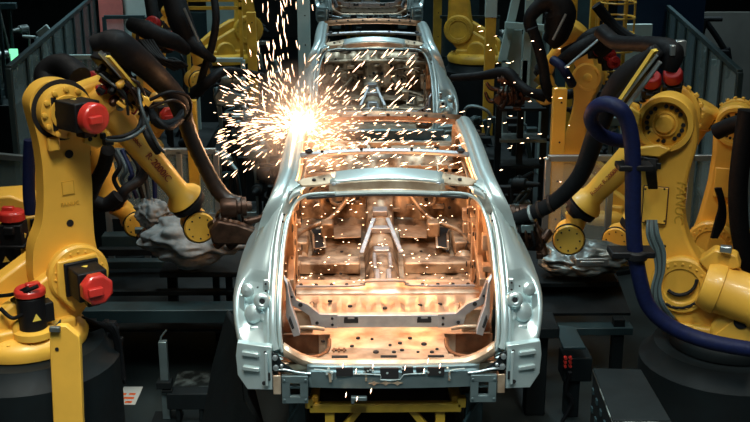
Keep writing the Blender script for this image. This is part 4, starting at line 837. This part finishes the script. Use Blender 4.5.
# ---------------------------------------------------------------- yellow uprights / columns
def upright(px, py0, py1, Y, wpx, m, label, name='steel_post', cat='post', grp=None, dep=.08, zb=0, cap=None):
    a = aY(px, py0, Y); w = wpx/FPX*(Y*.956+1); r = thing(name, (a.x, Y, zb), label, cat, grp)
    b = MB(); b.box((a.x, Y, (a.z+zb)/2), (w, dep, a.z-zb)); b.build('column', m, r, bevel=.005)
    b = MB(); b.box((a.x, Y, zb+.01), (w+.12, dep+.12, .02)); b.build('base_plate', 'dark_steel', r)
    if cap: b = MB(); zz = aY(px, cap[0], Y).z; b.box((a.x, Y, (zz+aY(px, cap[1], Y).z)/2), (w+.01, dep+.01, abs(zz-aY(px, cap[1], Y).z))); b.build('wrap', cap[2], r)
    b = MB()
    for i in range(4): b.lathe((a.x+w*.1, Y-dep/2, a.z-.12-.35*i), (0, -1, 0), [(0, 0), (0, .009), (.003, .009)], 8)
    b.build('punched_holes', 'void', r)
    return r
GY = 'yellow uprights of the robot cells'
upright(560, 88, 0, 9.3, 13, 'yellow', 'broad yellow upright right of the car, lower half behind the black gun hose', grp=GY)
upright(191, 100, 0, 9.3, 10, 'yellow_dull', 'yellow upright seen between the front left forearm and the brown gun hose', grp=GY)
upright(251, 12, 0, 13.2, 9, 'yellow_dull', 'yellow upright at top left amid falling sparks', grp=GY)
upright(438, -20, 0, 16.25, 8, 'yellow_dull', 'yellow upright touching the right edge of the second car', grp=GY)
upright(492, -25, 0, 12.6, 10, 'yellow_dull', 'yellow upright with a white upper end right of the second car', grp=GY, cap=(-25, 17, 'pale'))
upright(575, -25, 0, 12.6, 7, 'yellow_dull', 'thin yellow upright left of the caged ladder', grp=GY)
upright(597, -25, 0, 12.9, 9, 'yellow_dull', 'yellow upright right beside the caged ladder', grp=GY)
upright(303, -25, 0, 13.2, 12, 'pale', 'pale greenish white column left of the second car', name='steel_column', cat='column')
# diagonals right
r = thing('brace_frame', (aY(515, 90, 13.5).x, 13.5, 0), 'pale steel frame with slanting braces right of the yellow upright', 'frame')
for (a, b, c, d, w, Y) in ((521, -25, 502, 62, .10, 13.5), (531, -25, 524, 100, .10, 13.5), (541, -25, 538, 30, .08, 13.5), (505, 25, 548, 28, .05, 13.4)):
    m = tobeam(a, b, c, d, Y, w, .08); m.build('brace', 'pale', r, bevel=.004)
for x in (505, 524, 545): m = MB(); q = aY(x, 60, 13.5); m.beam((q.x, 13.5, 0), q, .08, .08); m.build('leg', 'pale', r)
for x in (512, 532): m = MB(); q = aY(x, 62, 13.6); m.box((q.x, 13.6, q.z-.1), (.22, .03, 1.0)); m.build('panel', 'pale', r)
# caged ladder
cx = aY(616, 30, 12.4).x; r = thing('caged_ladder', (cx+.05, 12.4, 0), 'yellow ladder safety cage of hoops and bars at top right', 'ladder')
for z in (aY(616, 50, 12.4).z, aY(616, 33, 12.4).z, aY(616, 17, 12.4).z, aY(616, 2, 12.4).z, aY(616, -14, 12.4).z):
    m = MB(); m.tube([(cx+.20*math.cos(t*PI/8), 12.4+.22*math.sin(t*PI/8), z) for t in range(17)], .012, 6, 1); m.build('hoop', 'yellow', r)
for t in (0, 2.2, 4, 5.4, 7, 9): m = MB(); m.beam((cx+.20*math.cos(-t*.6), 12.4+.22*math.sin(-t*.6), aY(616, 52, 12.4).z), (cx+.20*math.cos(-t*.6), 12.4+.22*math.sin(-t*.6), 3.4), .02, .012); m.build('cage_bar', 'yellow', r)
for s in (-.16, .16): m = MB(); m.beam((cx+s, 12.66, 0), (cx+s, 12.66, 3.4), .04, .04); m.build('stile', 'yellow_dull', r)
for i in range(11): m = MB(); m.cyl((cx-.16, 12.66, .25+.3*i), (cx+.16, 12.66, .25+.3*i), .012); m.build('rung', 'yellow_dull', r)
# ---------------------------------------------------------------- fences
def fence(pts, zt, zb, label, m_post='aluminium', step=1.0, glass='glass', pw=.05, rails=(1,), name='safety_fence'):
    a, b = V(pts[0]), V(pts[1]); d = (b-a); L = d.length; d.normalize(); nn = V((-d.y, d.x, 0)); r = thing(name, (a.x, a.y, 0), label, 'fence', 'safety fences')
    k = max(1, round(L/step)); m = MB(); m.beam(V((a.x, a.y, zt)), V((b.x, b.y, zt)), pw, pw); m.build('top_rail', m_post, r, bevel=.004)
    m = MB(); m.beam(V((a.x, a.y, zb)), V((b.x, b.y, zb)), pw*.8, pw*.8); m.build('bottom_rail', m_post, r)
    for i in range(k+1): p = a+d*(L*i/k); m = MB(); m.beam((p.x, p.y, 0), (p.x, p.y, zt), pw, pw); m.build('post', m_post, r, bevel=.004)
    if glass:
        for i in range(k): p = a+d*(L*(i+.5)/k); m = MB(); m.box((p.x, p.y, (zt+zb)/2), (L/k-pw, .008, zt-zb-pw), (d, nn, V((0, 0, 1)))); m.build('pane', glass, r)
    return r
z9 = aY(200, 151, 9.3).z
fence(((aY(104, 151, 9.3).x, 9.3, 0), (aY(216, 151, 9.3).x, 9.3, 0)), z9, .75, 'waist-high aluminium fence behind the front left forearm', step=.32)
fence(((-3.7, 9.3, 0), (aY(26, 149, 9).x, 9.05, 0)), z9, .55, 'aluminium fence at the far left edge behind the front left robot', step=.6)
fence(((aY(548, 158, 8.9).x, 8.9, 0), (aY(612, 158, 8.9).x, 8.9, 0)), aY(560, 158, 8.9).z, .55, 'aluminium fence behind the front right forearm', step=.55)
fence(((aY(692, 158, 8.9).x, 8.9, 0), (3.6, 8.9, 0)), aY(560, 158, 8.9).z, .55, 'aluminium fence between the two yellow right-hand robot arms and the edge', step=.6)
fence(((-3.27, 9.7, 0), (-3.95, 16.0, 0)), 2.0, .9, 'long glazed partition receding along the left side, dark top rail', 'teal_steel', step=.8)
fence(((3.95, 15.0, 0), (3.14, 9.4, 0)), 2.0, .5, 'long glazed partition receding along the right side', 'teal_steel', step=.8)
fence(((aY(62, 57, 12).x, 12.0, 0), (aY(98, 57, 12).x, 12.0, 0)), aY(60, 57, 12).z, .8, 'glazed partition with a bright top rail crossing at upper left', 'pale', step=.6)
fence(((aY(104, 17, 15).x, 15.0, 0), (aY(145, 17, 15).x, 15.0, 0)), aY(100, 17, 15).z, .8, 'glazed partition in front of the pink red panel', 'teal_steel', step=.7)
fence(((aY(196, 60, 13).x, 13.0, 0), (aY(243, 60, 13).x, 13.0, 0)), aY(200, 60, 13).z, .6, 'pale fence frame below the far left yellow robot', 'pale', step=.9, glass=None)
# ---------------------------------------------------------------- background boards and cabinets
def board(px0, px1, py0, Y, m, label, name='wall_panel', cat='panel', dep=.06, zb=0, grp=None):
    a, b = aY(px0, py0, Y), aY(px1, py0, Y); q = MB(); q.box(((a.x+b.x)/2, Y, (a.z+zb)/2), (b.x-a.x, dep, a.z-zb)); return tag(q.build(name, m, bevel=.004), label, cat, grp)
board(97, 120, -25, 16, 'pink', 'pinkish red panel at top left', dep=.1)
board(122, 144, -25, 16.2, 'pale_panel', 'pale blue-green panel right of the pinkish red panel', dep=.1)
board(142, 235, 12, 17.3, 'teal_steel', 'dark teal board behind the rear left robot')
board(205, 240, -25, 17.0, 'pale', 'pale panel behind the far left robot, striped by yellow bars')
board(624, 652, 24, 13.6, 'pale_panel', 'pale glazed-looking panel right of the ladder cage')
board(498, 550, 30, 17, 'pale', 'wide pale panel behind the slanting braces')
board(648, 800, 12, 16.2, 'partition', 'wide brown-grey partition wall at upper right')
board(624, 702, -25, 14.6, 'blue', 'dark blue cabinet at top right', dep=.5)
board(380, 480, -25, 20, 'teal_steel', 'dark teal board behind the third car')
board(560, 600, -25, 16.5, 'teal_steel', 'dark board behind the caged ladder uprights')
r = thing('handrail', (aY(220, 3, 13.5).x, 13.5, 0), 'yellow double rail above the rear left robot', 'rail')
for y in (0, 8): m = tobeam(184, y, 242, y, 13.5, .04, .04); m.build('bar', 'yellow_dull', r)
for x in (186, 240): m = MB(); q = aY(x, 0, 13.5); m.beam((q.x, 13.5, 0), q, .04, .04); m.build('post', 'yellow_dull', r)
r = thing('handrail', (aY(460, 3, 15).x, 15, 0), 'pale horizontal rails right of the second car, behind the far robot', 'rail')
for y in (17, 58): m = tobeam(440, y, 500, y, 15, .04, .04); m.build('bar', 'teal_steel', r)
for x in (444, 498): m = MB(); q = aY(x, 17, 15); m.beam((q.x, 15, 0), q, .04, .04); m.build('post', 'teal_steel', r)
# black crane-like hose hanger upper right
p = aY(700, 50, 15.2); r = thing('hose_hanger', (p.x, 15.2, 0), 'black hose hanger with bent arms and a hanging box at upper right', 'hanger')
for pts, rd in ((((652, 20, 15.2), (690, 19, 15.2), (722, 19, 15.2)), .03), (((704, 22, 15.2), (696, 38, 15.2), (680, 52, 15.2), (676, 62, 15.2)), .035), (((706, 22, 15.2), (716, 36, 15.2), (726, 52, 15.2)), .035), (((704, 20, 15.2), (700, 40, 15.2), (702, 80, 15.2)), .05), (((680, 50, 15.2), (688, 66, 15.2), (698, 74, 15.2)), .09), (((726, 48, 15.2), (728, 64, 15.2), (724, 78, 15.2)), .05)):
    m = MB(); m.tube([aY(*q) for q in pts], rd*1.2, 10); m.build('arm', 'black', r)
m = MB(); m.box(aY(714, 54, 15.2), (.38, .2, .14)); m.build('hanging_box', 'black', r, bevel=.02)
m = MB(); m.box(aY(712, 62, 15.05), (.12, .06, .08)); m.build('bright_fitting', 'foil', r, bevel=.01)
m = MB(); m.beam(aY(704, 60, 15.3), V((aY(704, 60, 15.3).x, 15.3, 0)), .1, .1); m.build('mast', 'black', r)
# diagonal dark pipe behind ladder
m = MB(); m.tube([aY(596, 5, 12.0), aY(612, 24, 12.0), aY(630, 38, 11.9), aY(648, 43, 11.8), aY(664, 44, 11.7)], .06, 10); tag(m.build('air_hose', 'rubber'), 'thick black air hose sweeping past the ladder cage', 'hose')
# machine clutter
def station(name, label, box3, n, seed, mats, anchor=None, shapes='mix', grp='clamping stations beside the line'):
    rg = random.Random(seed); (x0, x1), (y0, y1), (z0, z1) = box3; r = thing(name, ((x0+x1)/2, (y0+y1)/2, 0), label, 'machine', grp)
    m = MB(); m.box(((x0+x1)/2, (y0+y1)/2, z0/2), (x1-x0, y1-y0, z0)); m.build('cabinet', 'dark_steel', r, bevel=.01)
    for i in range(n):
        x, y = rg.uniform(x0, x1), rg.uniform(y0, y1); z = rg.uniform(z0, z1); k = rg.random(); m = MB(); mm = rg.choice(mats)
        if k < .35: m.beam((x, y, z0-.02), (x+rg.uniform(-.1, .1), y, z), .05, .06); m.box((x, y, z), (rg.uniform(.08, .2), .1, rg.uniform(.05, .12))); nm = 'clamp_arm'
        elif k < .6: m.lathe((x, y, z), (rg.uniform(-1, 1), -.5, rg.uniform(-.4, 1)), [(0, .03), (.02, .055), (.14, .055), (.15, .03), (.28, .02)], 14); m.beam((x, y, z0-.02), (x, y, z), .03, .03); nm = 'air_cylinder'
        elif k < .8: m.box((x, y, z), (rg.uniform(.1, .3), .08, rg.uniform(.04, .1))); m.beam((x, y+.03, z0-.02), (x, y+.03, z), .04, .03); nm = 'bracket'
        else: m.tube([(x, y, z0), (x+rg.uniform(-.1, .1), y-.05, z), (x+rg.uniform(-.2, .2), y, z+.05), (x+rg.uniform(-.3, .3), y, z0-.01)], .018, 8); nm = 'hose_loop'
        m.build(nm, mm, r, bevel=.006 if nm != 'hose_loop' else 0)
    return r
DK = ['dark_steel', 'dark_steel', 'teal_steel', 'black', 'dull_steel']
station('clamping_station', 'dark clamping station between the front left robot wrist and the nearest car', ((-1.62, -.98), (9.6, 10.6), (.5, 1.2)), 20, 1, DK)
station('clamping_station', 'dark clamping station right of the nearest car, behind its shoulder', ((1.0, 1.48), (9.5, 10.1), (.4, .95)), 12, 2, DK)
station('clamping_station', 'low clamping station at the left shoulder of the second car', ((-1.75, -1.0), (11.2, 13.0), (.8, 1.45)), 22, 3, DK+['foil'])
station('clamping_station', 'clamping station right of the second car, catching a few sparks', ((1.0, 1.7), (11.3, 12.4), (.75, 1.2)), 16, 4, DK+['brown_rubber'])
station('clamping_station', 'dark equipment row at far upper left behind the glazed partition', ((-5.6, -4.3), (13, 14.5), (1.0, 2.6)), 22, 5, DK+['foil'])
station('clamping_station', 'dark equipment low behind the rear left robot', ((-3.0, -1.9), (11.6, 13.4), (.7, 1.6)), 22, 6, DK)
station('clamping_station', 'dark equipment low behind the rear right robot', ((2.0, 3.0), (11.2, 12.2), (.7, 1.4)), 18, 7, DK+['teal_steel'])
station('clamping_station', 'dark equipment right of the third car at the top', ((1.3, 2.6), (15.6, 16.4), (.6, 1.6)), 18, 8, DK+['foil'])
station('clamping_station', 'dark equipment left of the third car at the top', ((-2.6, -1.3), (15.6, 16.4), (.6, 1.6)), 18, 9, DK+['foil'])
# shelf rack between nearest car and broad yellow upright
r = thing('parts_rack', (1.45, 10.6, 0), 'dark open rack with a pale tray right of the nearest car roof', 'rack')
for px in (499, 521, 545): q = aY(px, 105, 10.6); m = MB(); m.beam((q.x, 10.6, 0), (q.x, 10.6, q.z), .06, .06); m.build('upright', 'dark_steel', r)
for py, mm in ((108, 'dark_steel'), (139, 'foil'), (165, 'dark_steel')): a, b = aY(499, py, 10.6), aY(545, py, 10.6); m = MB(); m.box(((a.x+b.x)/2, 10.65, a.z), (b.x-a.x, .3, .03)); m.build('shelf', mm, r)
# lit green lamps far left
m = MB(); m.box(aY(14, 57, 13.8), (.10, .04, .20)); tag(m.build('indicator_screen', 'green_lamp'), 'small glowing green screen at the far left edge', 'screen')
m = MB(); q = aY(44, 32, 12.6); m.box(q, (.16, .05, .10), (V((.8, 0, .6)), V((0, 1, 0)), V((-.6, 0, .8)))); m.tube([q-V((.1, 0, .06)), q-V((.25, 0, .05))], .02, 8, 1); m.beam(q, V((q.x, q.y+.02, 0)), .04, .04); tag(m.build('pale_machine', 'pale', bevel=.01), 'tilted pale machine panel beyond the left partition', 'lamp')  # unclear light grey thing, built as a machine with a pale panel
# left-edge yellow cover and motor of hidden robot
q = aY(14, 206, 7.6); m = MB(); m.prism([q+V((x, 0, z)) for x, z in ((-.25, -.05), (-.22, .06), (-.02, .075), (.10, .03), (.12, -.07), (-.25, -.09))], (0, .3, .0)); o = m.build('robot_hood', 'yellow', bevel=.015)
o.parent = r3; o.location = q-r3.location-V((0, -.15, .09)); o.location = V((sum((v.x for v in []), 0), 0, 0)) + (V((q.x-.065, q.y+.15, q.z-.09))-r3.location)
motor(r3, aY(15, 245, 7.4), (0, 0, 1), .17, .16, .09, 20)
# ---------------------------------------------------------------- tag for loose label uniqueness done
# ================================================================ sparks
WELD = aY(303, 127, 7.75); WELD2 = aY(290, 112, 11.0)
rs = random.Random(11)
def streak(mb, p, d, L, r):
    d = d.normalized(); a, b, _ = frame(d); q0, q1, q2 = p-d*L*.5, p+d*L*.15, p+d*L*.5
    vs = [q0]+[q1+(a*math.cos(t*2.094)+b*math.sin(t*2.094))*r for t in range(3)]+[q2]
    mb.add(vs, [(0, 2, 1), (0, 3, 2), (0, 1, 3), (4, 1, 2), (4, 2, 3), (4, 3, 1)])
sp = MB()
def inball():
    while 1:
        d = V((rs.uniform(-1, 1), rs.uniform(-1, 1), rs.uniform(-1, 1)))
        if .05 < d.length < 1: return d.normalized()
# burst around the roof corner: radial
for i in range(760):
    d = inball(); d.z = d.z*.75+.18; d.y *= .45; d.x = d.x*1.1-.06
    if d.x > 0: d.x *= 1.25
    R = abs(rs.gauss(0, .17))+.01; p = WELD+d*R*1.5; p.z -= .12*R*R
    streak(sp, p, d+V((0, 0, -.3*R)), rs.uniform(.010, .045), rs.uniform(.0010, .0028))
for i in range(170):   # spray thrown left
    t = rs.random()**.8; a = rs.gauss(0, .33); d = V((-math.cos(a), rs.gauss(0, .15), math.sin(a)*1.0+.06)); p = WELD+d*(.10+t*.52); p.z -= .15*t*t
    streak(sp, p, d+V((0, 0, -.5*t)), rs.uniform(.03, .09), rs.uniform(.0014, .003))
for i in range(300):   # sparks crossing the roof opening
    p = WELD+V((rs.random()**1.4*1.15, rs.uniform(-1.2, .1), rs.gauss(0, .09)-.04)); streak(sp, p, V((.8, rs.uniform(-.2, .2), rs.uniform(.1, .6))), rs.uniform(.02, .06), rs.uniform(.0012, .0026))
for i in range(85):   # falling column at upper left
    px = rs.gauss(277, 13); py = rs.uniform(-5, 108); p = aY(px, py, rs.uniform(9.6, 11.5)); streak(sp, p, V((rs.gauss(-.08, .1), 0, 1)), rs.uniform(.05, .13), rs.uniform(.0026, .0046))
for i in range(60):
    px = rs.uniform(222, 300); py = rs.uniform(70, 118); p = aY(px, py, rs.uniform(8.5, 10)); d = p-aY(303, 125, 9.2); streak(sp, p, V((d.x, 0, d.z)), rs.uniform(.03, .11), rs.uniform(.0015, .0035))
for i in range(68):   # slanting streaks over the open tail of the second car
    px = 312+rs.random()**1.3*105; py = rs.uniform(52, 120); p = aY(px, py, rs.uniform(9.4, 10.8)); streak(sp, p, V((.75, .1, .8+rs.gauss(0, .1))), rs.uniform(.06, .13), rs.uniform(.002, .0042))
for i in range(160):   # glints inside the nearest car
    k = rs.random(); px = 282+rs.random()**(1.8 if k < .75 else .8)*200; py = rs.uniform(200, 285); p = aY(px, py, rs.uniform(6.3, 7.3)); streak(sp, p, V((1, 0, rs.uniform(-.2, .5))), rs.uniform(.006, .022), rs.uniform(.0012, .003))
for i in range(46):    # loose sparks at right
    px = rs.uniform(478, 570); py = rs.uniform(20, 205); p = aY(px, py, rs.uniform(6.8, 10)); streak(sp, p, V((1, 0, rs.uniform(-.1, .4))), rs.uniform(.012, .04), rs.uniform(.0018, .0035))
for q in ((343, 366), (356, 371), (405, 368), (424, 371), (373, 366), (371, 391), (357, 399), (346, 395), (440, 366), (428, 361)):
    p = aY(q[0], q[1], 5.52); streak(sp, p, V((.2, 0, 1)), .035, .0035)
tag(sp.build('sparks', 'spark', ang=1), 'orange-white welding sparks spraying from the roof corner of the nearest car', 'sparks', kind='stuff')
hb = MB()
for i in range(14): d = inball()*rs.uniform(.01, .07); hb.ball(WELD+d, rs.uniform(.010, .028), 10, 8)
tag(hb.build('arc_flare', 'hot'), 'white-hot welding point on the left roof corner', 'arc')
# thin haze ball, added to give the weld a glow halo
def vol(name, c, r_, dens, col, label):
    m = bpy.data.materials.new(name); m.use_nodes = True; nt = m.node_tree; nt.nodes.remove(nt.nodes['Principled BSDF']); v = nt.nodes.new('ShaderNodeVolumePrincipled')
    v.inputs['Color'].default_value = (*col, 1); v.inputs['Anisotropy'].default_value = .2
    tc = nt.nodes.new('ShaderNodeTexCoord'); vl = nt.nodes.new('ShaderNodeVectorMath'); vl.operation = 'LENGTH'; nt.links.new(tc.outputs['Object'], vl.inputs[0])
    mr = nt.nodes.new('ShaderNodeMapRange'); mr.inputs['From Min'].default_value = 0; mr.inputs['From Max'].default_value = r_; mr.inputs['To Min'].default_value = dens; mr.inputs['To Max'].default_value = 0
    nt.links.new(vl.outputs['Value'], mr.inputs['Value'])
    nz = nt.nodes.new('ShaderNodeTexNoise'); nz.inputs['Scale'].default_value = 5; nt.links.new(tc.outputs['Object'], nz.inputs['Vector']); mm = nt.nodes.new('ShaderNodeMath'); mm.operation = 'MULTIPLY'
    nt.links.new(mr.outputs['Result'], mm.inputs[0]); nt.links.new(nz.outputs['Fac'], mm.inputs[1]); nt.links.new(mm.outputs[0], v.inputs['Density']); nt.links.new(v.outputs[0], nt.nodes['Material Output'].inputs['Volume'])
    MAT[name] = m; b = MB(); b.ball(c, r_, 24, 16); o = b.build(name, name, org=V(c)); return tag(o, label, 'haze', kind='stuff')
vol('glow_haze', WELD, .50, 3.2, (1, .9, .8), 'thin added haze giving a glow around the roof corner of the nearest car')
# ================================================================ camera, light
cd = bpy.data.cameras.new('camera'); cam = bpy.data.objects.new('camera', cd); C.objects.link(cam)
cd.sensor_width = 36; cd.lens = FPX/750*36; cam.location = CAM
cam.matrix_world = Matrix.Translation(CAM) @ Matrix((Rt, Up, -Fw)).transposed().to_4x4()
cd.clip_end = 200
cd.dof.use_dof = False
bpy.context.scene.camera = cam
w = bpy.data.worlds.new('world'); bpy.context.scene.world = w; w.use_nodes = True
w.node_tree.nodes['Background'].inputs[0].default_value = (.30, .62, .68, 1); w.node_tree.nodes['Background'].inputs[1].default_value = .012
def area(loc, rot, sx, sy, p, col, name='ceiling_light'):
    l = bpy.data.lights.new(name, 'AREA'); l.shape = 'RECTANGLE'; l.size = sx; l.size_y = sy; l.energy = p; l.color = col
    o = bpy.data.objects.new(name, l); C.objects.link(o); o.location = loc; o.rotation_euler = rot; return o
def point(loc, p, col, r=.02, name='arc_and_fill'):
    l = bpy.data.lights.new(name, 'POINT'); l.energy = p; l.color = col; l.shadow_soft_size = r
    o = bpy.data.objects.new(name, l); C.objects.link(o); o.location = loc; return o
COOL = (.70, .94, 1.0); WARM = (1, .93, .80)
# unseen ceiling luminaires (housing + lamp); nearest cool one added for body reflections
for (x, y, z, L, p, col, sp_) in [(-1.6, 3.4, 6.2, 1.6, 140, WARM, 62), (1.7, 3.4, 6.2, 1.6, 90, WARM, 62), (0, 1.8, 6.4, 2.4, 210, COOL, 60), (0, 6.6, 6.4, 2.0, 55, COOL, 60), (-3.0, 8.0, 6.4, 2.0, 28, WARM, 60), (3.0, 8.0, 6.4, 2.0, 18, WARM, 60), (0, 11.5, 6.6, 2.4, 75, COOL, 60), (0, 16.5, 6.6, 2.4, 110, COOL, 90), (-3.8, 14, 6.6, 2.4, 75, COOL, 50), (4.2, 14.5, 6.6, 2.4, 75, COOL, 50)]:
    h = MB(); h.box((x, y, z+.06), (.5, L+.1, .08)); h.box((x-.26, y, z+.0), (.02, L+.1, .10)); h.box((x+.26, y, z+.0), (.02, L+.1, .10))
    o = h.build('ceiling_lamp', 'pale'); tag(o, 'long hanging ceiling lamp above the line, out of the picture, the nearest one added for body reflections', 'lamp', 'ceiling lamps above the line')
    l = area((x, y, z+.01), (0, 0, 0), .50, L, p, col); l.data.spread = math.radians(sp_*1.6)
point(WELD, 45, (1, .50, .22), .035)
point(WELD+V((-.02, -.30, .13)), 16, (1, .55, .27), .012)  # extra fill added above the rail to brighten its top
ORG = (1, .40, .13)
for (x, y, z, p) in [(-.30, 6.4, 1.66, 8), (.28, 6.4, 1.66, 8), (-.2, 7.2, 1.75, 14), (.25, 7.4, 1.75, 14), (-.40, 8.0, 1.7, 8), (.35, 8.0, 1.7, 6), (.0, 5.95, 1.55, 5)]: point((x, y, z), p, ORG, .010)  # added orange fills for the interior glow; no arcs burn here
sc = bpy.context.scene
sc.view_settings.view_transform = 'Standard'; sc.view_settings.look = 'None'; sc.view_settings.gamma = 1; sc.view_settings.exposure = 0.0
sc.cycles.use_denoising = True
sc.cycles.sample_clamp_indirect = 6
sc.cycles.max_bounces = 8
